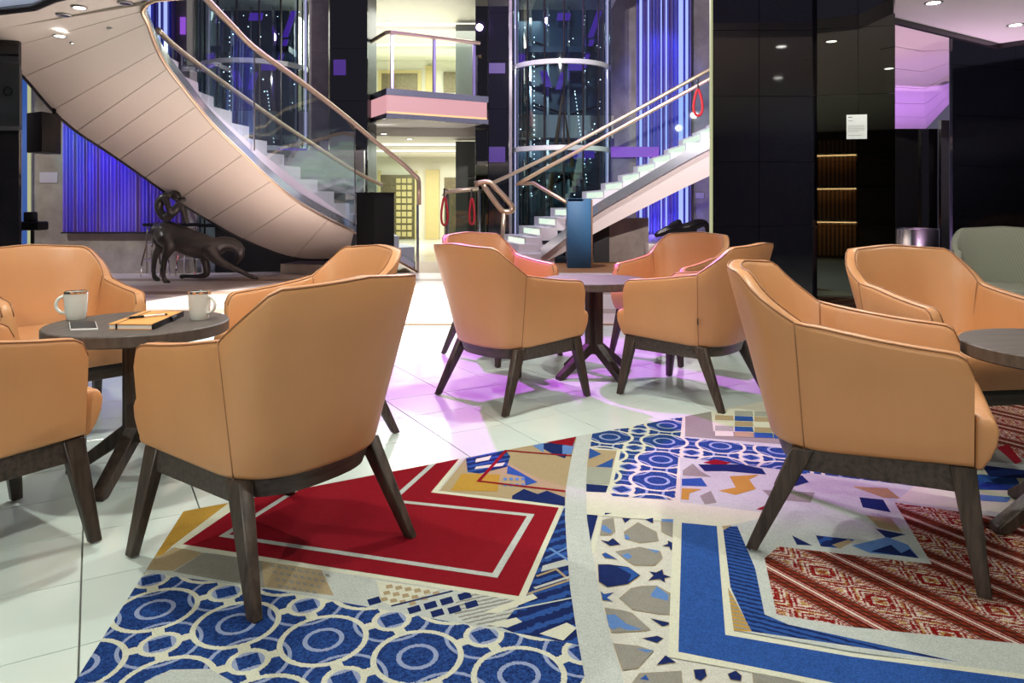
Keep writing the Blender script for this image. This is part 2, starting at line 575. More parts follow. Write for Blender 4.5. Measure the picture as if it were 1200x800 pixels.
def lattice_mat(name, ox, oy, ang, P=0.233):
    """woven circle lattice: rings on the corners of a square grid and small rings in the cell centres"""
    n = NT(name)
    m = n.mapping(n.coord(), loc=(0, 0, 0))
    sp = n.n('ShaderNodeSeparateXYZ')
    n.l(m, sp.inputs[0])
    x = n.math('SUBTRACT', sp.outputs[0], ox)
    y = n.math('SUBTRACT', sp.outputs[1], oy)
    wob = n.noise(n.coord(), 260, 1)
    wob = n.math('MULTIPLY', n.math('SUBTRACT', wob, 0.5), 0.006)
    ca, sa = math.cos(ang), math.sin(ang)
    u = n.math('ADD', n.math('ADD', n.math('MULTIPLY', x, ca), n.math('MULTIPLY', y, sa)), wob)
    v = n.math('SUBTRACT', n.math('MULTIPLY', y, ca), n.math('ADD', n.math('MULTIPLY', x, sa), wob))
    def cell(w, sh):
        a = n.math('ADD', w, 50 * P + sh)
        return n.math('SUBTRACT', n.math('MODULO', a, P), P / 2)
    uL, vL = cell(u, P / 2), cell(v, P / 2)
    uS, vS = cell(u, 0.0), cell(v, 0.0)
    def rad(a, b):
        return n.math('SQRT', n.math('ADD', n.math('MULTIPLY', a, a), n.math('MULTIPLY', b, b)))
    rL, rS = rad(uL, vL), rad(uS, vS)
    def ring(r, c, w):
        return n.math('LESS_THAN', n.math('ABSOLUTE', n.math('SUBTRACT', r, c)), w)
    aU, aV = n.math('ABSOLUTE', uS), n.math('ABSOLUTE', vS)
    diag = n.math('LESS_THAN', n.math('ABSOLUTE', n.math('SUBTRACT', aU, aV)), 0.019)
    ann = n.math('MULTIPLY', n.math('GREATER_THAN', rS, 0.040), n.math('LESS_THAN', rS, 0.082))
    outL = n.math('GREATER_THAN', rL, 0.090)
    cream = n.math('MAXIMUM', ring(rL, 0.096, 0.0065), ring(rS, 0.041, 0.0065))
    cream = n.math('MAXIMUM', cream, n.math('MULTIPLY', n.math('MULTIPLY', diag, ann), outL))
    lb = n.math('MAXIMUM', ring(rL, 0.041, 0.0055), ring(rS, 0.087, 0.0045))
    dia = n.math('LESS_THAN', n.math('ADD', aU, aV), 0.033)
    inS = n.math('LESS_THAN', rS, 0.036)
    lb = n.math('MAXIMUM', lb, n.math('MULTIPLY', inS, n.math('SUBTRACT', 1.0, dia)))
    tone = n.noise(n.coord(), 150, 3, 0.7)
    blue = n.mix(n.math('MULTIPLY', n.math('SUBTRACT', tone, 0.38), 4.0), NAVY, BLUE)
    c = n.mix(lb, blue, LBLUE)
    c = n.mix(cream, c, CREAM)
    pile(n, c, 0.3)
lattice_mat('pile_circles_near', -0.8819, 1.8143, math.radians(-15.8))
lattice_mat('pile_circles_far', 0.5263, 2.6625, math.radians(-14.8), 0.2295)

def rib_mat(name, c1, c2, ang, period):
    n = NT(name)
    sp = n.n('ShaderNodeSeparateXYZ')
    n.l(n.coord(), sp.inputs[0])
    u = n.math('ADD', n.math('MULTIPLY', sp.outputs[0], math.cos(ang)), n.math('MULTIPLY', sp.outputs[1], math.sin(ang)))
    w = n.math('MULTIPLY', n.math('SUBTRACT', n.noise(n.coord(), 60, 2), 0.5), period * 0.6)
    t = n.math('FRACT', n.math('DIVIDE', n.math('ADD', n.math('ADD', u, w), 20), period))
    pile(n, n.mix(n.math('LESS_THAN', t, 0.42), tuple(c1), tuple(c2)), 0.3)
rib_mat('pile_blue_ribs', BLUE, NAVY, math.radians(62), 0.020)
rib_mat('pile_navy_stripes', NAVY, BLUE, math.radians(120), 0.045)
rib_mat('pile_gold_ribs', GOLD, TAUPE, math.radians(75), 0.016)
rib_mat('pile_grey_ribs', LGREY, TAUPE, math.radians(112), 0.016)

def ikat_mat():
    n = NT('pile_woven_stripes')
    sp = n.n('ShaderNodeSeparateXYZ')
    n.l(n.coord(), sp.inputs[0])
    w = n.math('MULTIPLY', n.math('SUBTRACT', n.noise(n.coord(), 300, 1), 0.5), 0.004)
    p = n.math('ADD', n.math('ADD', n.math('MULTIPLY', sp.outputs[0], 0.874), n.math('MULTIPLY', sp.outputs[1], 0.485)), w)
    q = n.math('SUBTRACT', n.math('MULTIPLY', sp.outputs[1], 0.874), n.math('MULTIPLY', sp.outputs[0], 0.485))
    T = 0.216
    t = n.math('FRACT', n.math('DIVIDE', n.math('ADD', n.math('SUBTRACT', p, 1.8136), 20 * T + T / 2), T))   # white line at 0.5
    d = n.math('ABSOLUTE', n.math('SUBTRACT', t, 0.5))
    red, dark, rust, wh, gold = srgb(135, 20, 22), srgb(34, 36, 28), srgb(140, 58, 34), srgb(220, 208, 195), srgb(185, 150, 80)
    base = n.ramp(d, [(0.0, wh), (0.016, red), (0.040, wh), (0.048, red), (0.075, dark), (0.090, rust), (0.14, dark), (0.155, red),
                      (0.175, rust), (0.215, dark), (0.23, wh), (0.242, red), (0.258, wh), (0.27, red), (0.28, wh)], 'CONSTANT')
    # dashes on the rust bands
    dq = n.math('LESS_THAN', n.math('FRACT', n.math('DIVIDE', n.math('ADD', q, n.math('ADD', p, 20)), 0.026)), 0.45)
    inr = n.math('MULTIPLY', n.math('GREATER_THAN', d, 0.09), n.math('LESS_THAN', d, 0.215))
    base = n.mix(n.math('MULTIPLY', n.math('MULTIPLY', dq, inr), 0.65), base, dark)
    dq2 = n.math('LESS_THAN', n.math('FRACT', n.math('DIVIDE', n.math('ADD', q, 20), 0.012)), 0.5)
    inw = n.math('GREATER_THAN', d, 0.23)
    base = n.mix(n.math('MULTIPLY', n.math('MULTIPLY', dq2, inw), 0.7), base, red)
    # flower band: stepped diamonds along the stripe
    fx = n.math('SUBTRACT', n.math('FRACT', n.math('DIVIDE', n.math('ADD', q, 20), 0.17)), 0.5)
    fx = n.math('ABSOLUTE', n.math('MULTIPLY', fx, 0.17))
    fx = n.math('SNAP', fx, 0.004)
    fy = n.math('SNAP', n.math('MULTIPLY', n.math('SUBTRACT', 0.5, d), T), 0.004)
    man = n.math('ADD', fx, n.math('MULTIPLY', fy, 1.1))
    flo = n.ramp(n.math('MULTIPLY', man, 8.0), [(0.0, rust), (0.06, gold), (0.13, wh), (0.18, red), (0.30, rust), (0.34, wh), (0.40, red), (0.46, wh), (0.52, gold),
                                              (0.58, red), (0.66, wh), (0.72, red), (0.80, wh), (0.9, gold)], 'CONSTANT')
    nz = n.noise(n.mapping(n.coord(), rot=(0, 0, 0.5), scale=(1, 2.2, 1)), 75, 2, 0.7)
    flo = n.mix(n.math('MULTIPLY', n.math('GREATER_THAN', nz, 0.54), 0.85), flo, red)
    flo = n.mix(n.math('MULTIPLY', n.math('LESS_THAN', nz, 0.38), 0.75), flo, wh)
    c = n.mix(n.math('GREATER_THAN', d, 0.29), base, flo)
    pile(n, c, 0.28)
ikat_mat()
plain('dance_board', (0.74, 0.65, 0.61), 0.3, noise=0.15, nscale=4)
glow('riser_glow', (0.90, 1.0, 0.86), 0.95)
plain('shaft_blue', (0.06, 0.11, 0.18), 0.25)
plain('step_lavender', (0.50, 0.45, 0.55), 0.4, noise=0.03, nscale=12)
glow('coffer_fill_glow', (0.70, 0.80, 1.0), 2.2)
glow('led_core', (0.65, 0.62, 1.0), 0.7)
plain('smoke_solid', (0.13, 0.14, 0.12), 0.10, noise=0.1, nscale=3)
plain('lavender_steel', (0.45, 0.38, 0.72), 0.3, 0.6)
plain('cream_ceiling', (0.80, 0.78, 0.68), 0.6, noise=0.02, nscale=3)
plain('bronze_screen', (0.16, 0.13, 0.07), 0.35, 0.4, noise=0.5, nscale=14)
# ---------------------------------------------------------------- floor: white tiles laid at thirty degrees
AX, BX = Vector((-0.4955, 0.8686)), Vector((0.8686, 0.4955))      # the two tile directions
T = 0.333
A0, B0 = 2.270, -0.028
fl = MB()
fl.add([(-14, -6, -0.012), (14, -6, -0.012), (14, 30, -0.012), (-14, 30, -0.012), (-14, -6, -0.2), (14, -6, -0.2), (14, 30, -0.2), (-14, 30, -0.2)],
       [(0, 1, 2, 3), (7, 6, 5, 4), (0, 4, 5, 1), (1, 5, 6, 2), (2, 6, 7, 3), (3, 7, 4, 0)])
floor = struct(fl.build('floor', M['grout']), 'glossy white tiled lounge floor with thin dark joints')

c1, c2 = Vector((-1.073, 2.396)), Vector((-0.916, 1.538))          # carpet corner and a point on its left edge
edge_dir = (c2 - c1).normalized()
CARPET = [c1, c1 + BX * 9.0, Vector((7.9, -3.4)), c1 + edge_dir * 5.5]
def inside(poly, p):
    r = False
    j = len(poly) - 1
    for i in range(len(poly)):
        a, b = poly[i], poly[j]
        if (a[1] > p[1]) != (b[1] > p[1]) and p[0] < (b[0] - a[0]) * (p[1] - a[1]) / (b[1] - a[1]) + a[0]:
            r = not r
        j = i
    return r

def rounded_tile(s, h, bv):
    m = MB()
    k = s / 2
    m.hexa([(-k, -k, -h), (k, -k, -h), (k, k, -h), (-k, k, -h)], [(-k, -k, -bv), (k, -k, -bv), (k, k, -bv), (-k, k, -bv)])
    m.f.pop(1)
    m.m.pop(1)
    q = k - bv
    m.add([(-k, -k, -bv), (k, -k, -bv), (k, k, -bv), (-k, k, -bv), (-q, -q, 0), (q, -q, 0), (q, q, 0), (-q, q, 0)],
          [(4, 5, 6, 7), (0, 1, 5, 4), (1, 2, 6, 5), (2, 3, 7, 6), (3, 0, 4, 7)])
    return m.mesh('floor_tile', M['white_tile'])
tile_me = rounded_tile(T - 0.004, 0.011, 0.0012)
ang_t = math.atan2(BX[1], BX[0])
cand = []
for i in range(-45, 60):
    for j in range(-45, 60):
        a, b = A0 + (i + 0.5) * T, B0 + (j + 0.5) * T
        p = AX * a + BX * b
        cs = [p + AX * (sa * T / 2) + BX * (sb * T / 2) for sa in (-1, 1) for sb in (-1, 1)]
        if all(inside(CARPET, c) for c in cs) or p[1] < -3.6 or p[1] > 8.6 or abs(p[0]) > 7.5:
            continue
        px = CX + F * p[0] / max(p[1], 0.1)
        view = p[1] > 1.05 and -60 < px < 1260
        cand.append((p[1] if view else 99, p))
cand.sort(key=lambda t: t[0])
far = MB()
ca, sa_ = math.cos(ang_t), math.sin(ang_t)
rt = random.Random(3)
for k, (d, p) in enumerate(cand):
    if k < 290 and d < 99:
        o = link('tile', tile_me, floor, (p[0], p[1], 0))
        o.rotation_euler = (0, 0, ang_t)
    else:
        h = T / 2 - 0.003
        far.add([(p[0] + ca * x - sa_ * y, p[1] + sa_ * x + ca * y, 0) for x, y in ((-h, -h), (h, -h), (h, h), (-h, h))], [(0, 1, 2, 3)])
o = far.build('tile_field', M['white_tile'], floor)
o['kind'] = 'stuff'

# ---------------------------------------------------------------- the patterned carpet, woven motif laid in thin layers
CP = MB()
cmats, cidx = [], {}
def cmat(name):
    if name not in cidx:
        cidx[name] = len(cmats)
        cmats.append(M['pile_' + name])
    return cidx[name]
L0, CPQ = 0.0030, []
def clip_carpet(poly):
    """cut a ground polygon to the carpet outline (convex)"""
    out = [Vector((p[0], p[1])) for p in poly]
    n = len(CARPET)
    area = sum(CARPET[i][0] * CARPET[(i + 1) % n][1] - CARPET[(i + 1) % n][0] * CARPET[i][1] for i in range(n))
    for i in range(n):
        a, b = CARPET[i], CARPET[(i + 1) % n]
        side = lambda p: ((b[0] - a[0]) * (p[1] - a[1]) - (b[1] - a[1]) * (p[0] - a[0])) * (1 if area > 0 else -1)
        src, out = out, []
        for k in range(len(src)):
            p, q = src[k], src[(k + 1) % len(src)]
            sp_, sq = side(p), side(q)
            if sp_ >= 0:
                out.append(p)
            if sp_ * sq < 0:
                out.append(p + (q - p) * (sp_ / (sp_ - sq)))
        if not out:
            return []
    return out
def cpoly(layer, mat, pix, ground=False):
    P = [Vector(p) if ground else G(*p).to_2d() for p in pix]
    P = clip_carpet(P)
    if len(P) < 3:
        return
    CPQ.append((layer, len(CPQ), P, cmat(mat)))
def cline(layer, mat, pix, w):
    P = [G(*p).to_2d() for p in pix]
    for i in range(len(P) - 1):
        t = (P[i + 1] - P[i]).normalized()
        nrm = Vector((-t[1], t[0])) * w / 2
        e = t * w / 2
        cpoly(layer, mat, [P[i] + nrm - e, P[i] - nrm - e, P[i + 1] - nrm + e, P[i + 1] + nrm + e], True)

n4 = len(CARPET)
CP.add([(p[0], p[1], 0.0005) for p in CARPET] + [(p[0], p[1], L0) for p in CARPET],
       [list(range(n4, 2 * n4))] + [(i, (i + 1) % n4, n4 + (i + 1) % n4, n4 + i) for i in range(n4)], cmat('grey'))
# circles, lower left
cpoly(1, 'circles_near', [(160, 670), (330, 694), (480, 721), (600, 743), (680, 757), (705, 800), (790, 1300), (-260, 1300)])
cpoly(2, 'grey', [(170, 800), (200, 786), (246, 785), (272, 800), (300, 860), (120, 860)])
# strip under the red field
cpoly(1, 'gold', [(200, 598), (272, 588), (202, 641), (188, 653), (160, 653)])
cpoly(2, 'tan', [(160, 653), (188, 652), (206, 641), (238, 649), (203, 670), (150, 668)])
cpoly(1, 'taupe', [(203, 671), (238, 649), (282, 652), (310, 657), (310, 690)])
cpoly(1, 'tan', [(306, 656), (376, 667), (391, 699), (310, 689)])
cpoly(1, 'cream', [(441, 681), (516, 692), (461, 712), (447, 706)])
cpoly(1, 'grey_ribs', [(528, 716), (545, 693), (612, 706), (590, 738), (545, 731)])
for r in range(4):
    for q in range(9 - r):
        x0, y0 = 316 + q * 8 + r * 3, 662 + r * 8 + q * 1.4
        cpoly(2, 'taupe', [(x0, y0), (x0 + 5, y0 + 0.6), (x0 + 7, y0 + 4), (x0 + 2, y0 + 3.6)])
for r in range(3):
    for q in range(6 - r):
        x0, y0 = 452 + q * 11 - r * 3, 687 + r * 7.5 + q * 1.6
        cpoly(2, 'tan', [(x0, y0), (x0 + 7, y0 - 1.4), (x0 + 9, y0 + 2.6), (x0 + 1, y0 + 4.2)])
cline(2, 'navy', [(460, 711), (529, 694)], 0.007)
for x0, y0 in ((477, 714), (496, 709), (515, 704), (536, 698), (504, 718), (524, 714), (544, 708), (430, 704)):
    cpoly(2, 'navy', [(x0, y0), (x0 + 14, y0 - 4), (x0 + 17, y0 + 3), (x0 + 3, y0 + 7)])
# red field with its cream edge and grey inner line
cpoly(2, 'cream', [(200, 642), (275, 585), (420, 540), (548, 530), (513, 576), (661, 593), (614, 706)])
cpoly(3, 'red', [(214, 639), (290, 587), (420, 545), (540, 536), (505, 578), (655, 596), (608, 700)])
cline(4, 'grey', [(262, 629), (356, 570)], 0.020)
cline(4, 'grey', [(507, 545), (459, 588), (622, 605), (580, 676), (262, 629)], 0.020)
# patch above the red field
cpoly(2, 'tan', [(547, 536), (676, 510), (664, 593), (515, 576)])
cpoly(3, 'navy_stripes', [(546, 538), (592, 528), (598, 536), (594, 548), (562, 556), (548, 554)])
cpoly(3, 'gold', [(541, 556), (586, 557), (583, 577), (528, 576)])
cpoly(4, 'cream', [(558, 539), (576, 535), (573, 540), (557, 543)])
cpoly(4, 'cream', [(558, 548), (592, 543), (589, 547), (556, 551)])
cpoly(3, 'blue', [(595, 546), (630, 566), (616, 570), (614, 560), (594, 556)])
cpoly(3, 'navy', [(600, 582), (614, 574), (630, 580), (641, 576), (662, 584), (662, 594), (600, 586)])
cpoly(3, 'navy', [(636, 521), (672, 516), (662, 538), (648, 533), (637, 527)])
cpoly(3, 'sky', [(624, 523), (637, 520), (637, 531)])
cpoly(4, 'sky', [(659, 523), (673, 520), (670, 533), (659, 533)])
cpoly(4, 'red', [(638, 519), (676, 511), (671, 524)])
cline(5, 'red', [(668, 535), (593, 529), (561, 565), (664, 577)], 0.014)
for q in range(8):
    x0, y0 = 590 + (q % 4) * 7, 561 + (q // 4) * 7
    cpoly(4, 'sky', [(x0, y0), (x0 + 4, y0), (x0 + 4, y0 + 3), (x0, y0 + 3)])
# blue strip right of the red field
cpoly(1, 'navy_stripes', [(661, 596), (672, 596), (672, 700), (694, 760), (600, 742), (586, 736), (614, 703)])
cpoly(2, 'cream', [(566, 719), (624, 697), (630, 702), (584, 720)])
cpoly(2, 'cream', [(570, 733), (605, 725), (612, 730), (594, 737)])
cpoly(2, 'cream', [(632, 744), (664, 731), (676, 737), (660, 752)])
cpoly(2, 'grey', [(636, 664), (668, 655), (668, 663), (634, 671)])
cline(2, 'tan', [(630, 676), (652, 668), (667, 681), (619, 697)], 0.008)
cline(2, 'sky', [(645, 644), (667, 658)], 0.010)
cline(2, 'sky', [(640, 655), (668, 641)], 0.008)
cline(2, 'grey', [(628, 690), (668, 677)], 0.010)
cline(2, 'grey', [(600, 716), (670, 702)], 0.006)
# circles, upper right
cpoly(1, 'cream', [(690, 506), (806, 484), (801, 514), (800, 592), (686, 586)])
cpoly(2, 'circles_far', [(693, 508), (800, 487), (797, 514), (795, 536), (791, 587), (715, 582), (728, 528), (692, 525)])
cpoly(2, 'circles_far', [(797, 513), (1100, 546), (1100, 574), (795, 536)])
cpoly(2, 'tan', [(690, 527), (723, 529), (718, 549), (688, 548)])
cpoly(3, 'blue', [(691, 526), (697, 529), (705, 533), (690, 539)])
cpoly(3, 'blue', [(698, 548), (719, 538), (717, 549)])
cpoly(2, 'sage', [(688, 548), (718, 549), (714, 569), (687, 568)])
cpoly(2, 'navy', [(687, 568), (713, 570), (710, 578), (687, 577)])
# grey field and patchwork behind
cpoly(1, 'taupe', [(803, 486), (880, 470), (1200, 440), (1200, 545), (803, 512)])
cpoly(2, 'cream', [(833, 480), (960, 455), (1000, 512), (836, 506)])
rp = random.Random(5)
for r in range(5):
    for q in range(7):
        x0, y0 = 838 + q * 23, 481 + r * 6.2 + q * 0.9
        cpoly(3, ('tan', 'blue', 'sage', 'tan', 'cream')[rp.randrange(5)], [(x0, y0), (x0 + 21, y0 + 0.8), (x0 + 22, y0 + 6.5), (x0, y0 + 5.8)])
# irregular tiles below the circle strip
cpoly(1, 'grey', [(797, 537), (1100, 575), (1090, 660), (900, 640), (797, 600)])
for m_, P_ in (('red', [(824, 543), (838, 539), (857, 543), (845, 547)]),
               ('navy', [(818, 545), (870, 545), (893, 550), (898, 557), (850, 553), (826, 553)]),
               ('taupe', [(800, 552), (812, 544), (821, 553), (834, 560), (800, 558)]),
               ('blue', [(799, 562), (822, 561), (829, 571), (799, 570)]),
               ('gold', [(799, 573), (823, 574), (808, 579), (807, 587), (798, 586)]),
               ('gold', [(855, 559), (890, 557), (878, 563), (886, 574), (862, 581), (842, 576), (862, 572)]),
               ('taupe', [(820, 582), (833, 576), (840, 590), (826, 592)]),
               ('red', [(886, 598), (902, 591), (914, 593), (912, 601)]),
               ('taupe', [(893, 575), (955, 578), (950, 590), (905, 586)]),
               ('navy', [(912, 560), (940, 558), (948, 566), (930, 571)]),
               ('blue', [(915, 546), (948, 548), (945, 556), (925, 556)]),
               ('gold', [(946, 595), (958, 594), (959, 599), (948, 598)]),
               ('navy', [(944, 599), (960, 601), (961, 606), (950, 605)]),
               ('navy', [(1007, 584), (1035, 587), (1044, 602), (1011, 596)]),
               ('gold_ribs', [(1000, 571), (1040, 573), (1055, 585), (1006, 583)]),
               ('gold_ribs', [(1066, 580), (1098, 577), (1092, 588), (1068, 588)]),
               ('blue', [(1038, 560), (1062, 561), (1050, 568)]),
               ('tan', [(1014, 605), (1044, 609), (1058, 626), (1030, 620)]),
               ('navy', [(1026, 621), (1062, 628), (1040, 633)]),
               ('sky', [(998, 641), (1040, 631), (1064, 640), (1076, 655), (1020, 650)]),
               ('navy', [(1020, 648), (1044, 640), (1056, 650), (1066, 645), (1077, 656)]),
               ('navy', [(928, 629), (952, 641), (934, 640)]),
               ('navy_stripes', [(956, 629), (1002, 634), (982, 644), (962, 642)]),
               ('tan', [(975, 640), (994, 634), (1000, 636), (984, 645)])):
    cpoly(2, m_, P_)
# broad cream band and the star field
cpoly(3, 'cream', [(687, 580), (716, 584), (800, 590), (912, 604), (905, 632), (800, 614), (687, 604)])
cpoly(1, 'ivory', [(686, 602), (790, 611), (788, 770), (1300, 870), (1500, 1300), (800, 1300), (730, 800), (700, 690)])
cpoly(2, 'navy', [(687, 603), (701, 604), (692, 636)])
cline(2, 'cream', [(704, 604), (694, 648)], 0.014)
za = lambda p: (680 + p[0] / 10, 595 + p[1] / 10)
zb2 = lambda p: (680 + p[0] / 10, 665 + p[1] / 10)
zc = lambda p: (700 + p[0] / 5, 720 + p[1] / 5)
STAR = [(za, 3, 'taupe', [(265, 160), (385, 130), (405, 285), (350, 330), (235, 335)]), (za, 4, 'sky', [(255, 215), (300, 225), (380, 300), (340, 315), (245, 280)]),
        (za, 3, 'taupe', [(515, 300), (680, 185), (890, 300), (915, 400), (700, 425), (530, 375)]), (za, 4, 'sky', [(515, 330), (560, 340), (590, 385), (530, 385)]),
        (za, 3, 'taupe', [(950, 170), (1115, 150), (1110, 375), (955, 290)]), (za, 4, 'sky', [(950, 145), (1110, 150), (1105, 185), (955, 175)]),
        (za, 3, 'navy', [(490, 130), (590, 140), (525, 190)]), (za, 3, 'navy', [(760, 150), (855, 130), (850, 195)]), (za, 3, 'navy', [(285, 72), (375, 75), (290, 97)]),
        (za, 3, 'navy', [(240, 395), (330, 410), (380, 370), (470, 445), (350, 460)]), (za, 3, 'navy', [(1030, 400), (1105, 440), (1105, 480), (1060, 510), (1045, 470), (965, 460), (1030, 440)]),
        (za, 3, 'taupe', [(415, 530), (700, 475), (935, 530), (960, 600), (870, 690), (640, 690), (560, 640)]), (za, 4, 'sky', [(490, 570), (560, 545), (610, 590), (570, 620), (520, 600)]),
        (za, 4, 'sky', [(780, 495), (930, 520), (890, 550), (820, 510)]), (za, 3, 'blue', [(255, 560), (300, 540), (345, 570), (435, 620), (370, 610), (290, 600)]),
        (zb2, 3, 'navy', [(210, -20), (340, -20), (560, 10), (700, 105), (560, 210), (320, 245), (220, 180)]), (zb2, 4, 'blue', [(440, 10), (560, 12), (690, 105), (560, 190), (600, 100)]),
        (zb2, 3, 'navy', [(810, 65), (890, 75), (960, 40), (975, 100), (1060, 125), (985, 140), (990, 190), (930, 150), (800, 165), (860, 110)]),
        (zb2, 3, 'taupe', [(460, 380), (600, 260), (720, 235), (890, 230), (1070, 330), (1075, 570), (900, 560), (620, 510)]), (zb2, 4, 'sky', [(830, 325), (900, 240), (1035, 340), (1025, 410), (830, 360)]),
        (zb2, 3, 'blue', [(240, 295), (280, 330), (390, 310), (310, 370), (380, 415), (265, 395)]), (zb2, 3, 'taupe', [(290, 490), (500, 520), (600, 550), (820, 740), (760, 760), (370, 780)]),
        (zb2, 4, 'sky', [(305, 575), (410, 570), (540, 680), (720, 745), (560, 755), (450, 720), (390, 750), (340, 720)]), (zb2, 3, 'navy', [(825, 615), (1040, 665), (1035, 690), (960, 705)]),
        (zc, 3, 'navy', [(265, 150), (350, 135), (385, 150), (350, 175)]), (zc, 3, 'taupe', [(95, 180), (240, 195), (330, 225), (235, 325), (150, 335)]), (zc, 4, 'sky', [(230, 210), (330, 220), (290, 235)]),
        (zc, 3, 'navy', [(400, 250), (460, 290), (350, 305)]), (zc, 3, 'taupe', [(250, 355), (490, 342), (500, 440), (180, 440)]), (zc, 4, 'blue', [(250, 390), (285, 365), (305, 400)]),
        (zc, 3, 'navy', [(565, 335), (630, 330), (640, 370), (605, 400), (575, 385)]), (zc, 3, 'navy', [(765, 360), (810, 340), (845, 370), (840, 400), (780, 390)]),
        (zc, 3, 'taupe', [(910, 350), (1190, 395), (1190, 440), (920, 440)])]
for zf, ly, m_, P_ in STAR:
    Q_ = [zf(p) for p in P_]
    if ly == 3:
        cx_, cy_ = sum(p[0] for p in Q_) / len(Q_), sum(p[1] for p in Q_) / len(Q_)
        cpoly(2, 'tan', [(cx_ + (p[0] - cx_) * 1.0 + (0.7 if p[0] > cx_ else -0.7), cy_ + (p[1] - cy_) + (0.6 if p[1] > cy_ else -0.6)) for p in Q_])
    cpoly(ly, m_, Q_)
# blue angle with cream edges, ribbed wedge
cpoly(4, 'cream', [(789, 610), (850, 617), (862, 742), (1000, 768), (1200, 790), (1500, 822), (1500, 960), (1150, 850), (920, 797), (783, 772)])
cpoly(5, 'blue', [(799, 614), (840, 618), (850, 746), (1000, 772), (1192, 797), (1500, 840), (1500, 940), (1150, 838), (920, 791), (795, 766)])
cpoly(5, 'grey', [(850, 618), (1300, 640), (1500, 820), (1196, 792), (1000, 766), (862, 741)])
cpoly(6, 'blue_ribs', [(847, 619), (864, 618), (885, 668), (896, 722), (924, 734), (1124, 778), (880, 742), (856, 690)])
cpoly(6, 'gold_ribs', [(853, 690), (881, 742), (860, 742)])
cpoly(7, 'tan', [(846, 618), (858, 617), (848, 623)])
# woven stripe field
cpoly(6, 'woven_stripes', [(896, 656), (912, 642), (1092, 663), (1500, 700), (1500, 815), (1200, 757), (1000, 737), (910, 722)])
cpoly(6, 'woven_stripes', [(1092, 663), (1048, 590), (1200, 612), (1600, 650), (1600, 720)])
cpoly(5, 'grey', [(850, 618), (912, 605), (1000, 572), (1050, 590), (1095, 664), (912, 643), (896, 657), (880, 650)])
for m_, P_ in (('navy', [(1007, 584), (1035, 587), (1044, 602), (1011, 596)]), ('tan', [(1014, 605), (1044, 609), (1058, 626), (1030, 620)]),
               ('navy', [(1026, 621), (1062, 628), (1040, 633)]), ('sky', [(998, 641), (1040, 631), (1064, 640), (1076, 655), (1020, 650)]),
               ('navy', [(928, 629), (952, 641), (934, 640)]), ('navy_stripes', [(956, 629), (1002, 634), (982, 644), (962, 642)])):
    cpoly(6, m_, P_)
cpoly(7, 'navy', [(1020, 648), (1044, 640), (1056, 650), (1066, 645), (1077, 656)])
cpoly(7, 'tan', [(975, 640), (994, 634), (1000, 636), (984, 645)])
# right edge
cpoly(2, 'cream', [(1100, 548), (1500, 560), (1600, 640), (1100, 595), (1050, 588)])
cpoly(3, 'blue', [(1130, 556), (1190, 560), (1200, 576), (1140, 575)])
cpoly(3, 'navy', [(1150, 546), (1200, 552), (1210, 562), (1160, 560)])
cpoly(3, 'sky', [(1140, 580), (1185, 584), (1180, 590), (1150, 588)])
cpoly(3, 'woven_stripes', [(1150, 455), (1600, 420), (1600, 560), (1230, 548), (1160, 525)])
cpoly(4, 'red', [(1168, 525), (1182, 522), (1198, 542), (1190, 545)])
# curved grey band on top
bl = [(677, 509), (669, 540), (663, 575), (662, 605), (664, 640), (668, 690), (676, 745), (686, 800), (740, 1000), (800, 1200)]
br = [(695, 505), (688, 540), (686, 575), (688, 610), (694, 650), (703, 700), (716, 750), (730, 800), (800, 1000), (880, 1200)]
for i in range(len(bl) - 1):
    cpoly(7, 'grey', [bl[i], bl[i + 1], br[i + 1], br[i]])
for k_, (ly, od, P, mi) in enumerate(sorted(CPQ, key=lambda t: t[:2])):
    zk = L0 + 8e-6 * (k_ + 1)
    CP.add([(p[0], p[1], zk) for p in P], [list(range(len(P)))], mi)
carpet = tag(CP.build('patterned_carpet', cmats), 'large patchwork carpet with blue circles, a red field and woven stripes', 'carpet')

# ---------------------------------------------------------------- tub armchair
def chair_path():
    """outer plan of the shell from the left arm front round the back to the right arm front"""
    L = [(-0.258, 0.262), (-0.258, 0.245), (-0.258, 0.225), (-0.257, 0.20), (-0.256, 0.13), (-0.254, 0.06), (-0.252, 0.0), (-0.250, -0.05)]
    for k in range(1, 18):
        t = math.pi / 2 * k / 17
        L.append((-0.250 * max(math.cos(t), 0) ** (2 / 2.55), -0.05 - 0.215 * math.sin(t) ** (2 / 2.55)))
    L[-1] = (0.0, -0.265)
    return L + [(-x, y) for x, y in L[-2::-1]]
CPATH = chair_path()
NP = len(CPATH)
def chair_params(i):
    x, y = CPATH[i]
    j0, j1 = max(i - 1, 0), min(i + 1, NP - 1)
    t = Vector((CPATH[j1][0] - CPATH[j0][0], CPATH[j1][1] - CPATH[j0][1])).normalized()
    nrm = Vector((t[1], -t[0]))
    if nrm.dot(Vector((x, y + 0.02))) < 0:
        nrm = -nrm
    if y > -0.10:
        b = 0.0
    else:
        b = min(1.0, (-0.10 - y) / 0.10)
    # height of the rim
    if y >= -0.135:
        f = (0.262 - y) / 0.397
        zt = 0.612 + 0.048 * f ** 1.6
        e = 0.262 - y
        if e < 0.05:
            zt -= 0.05 - math.sqrt(max(0.05 ** 2 - (0.05 - e) ** 2, 0))
    else:
        ax = abs(x)
        s = (0.238 - ax) / 0.062
        s = min(max(s, 0), 1)
        zt = 0.660 + 0.138 * (s ** 0.9)
        if s >= 1:
            zt += 0.016 * min(1, (0.176 - ax) / 0.16)
    lean = 0.085 * (1 - b) + 0.265 * b
    zb = 0.298 + 0.022 * max(0, min(1, (y + 0.13) / 0.39))
    return x, y, nrm, zt, lean, zb
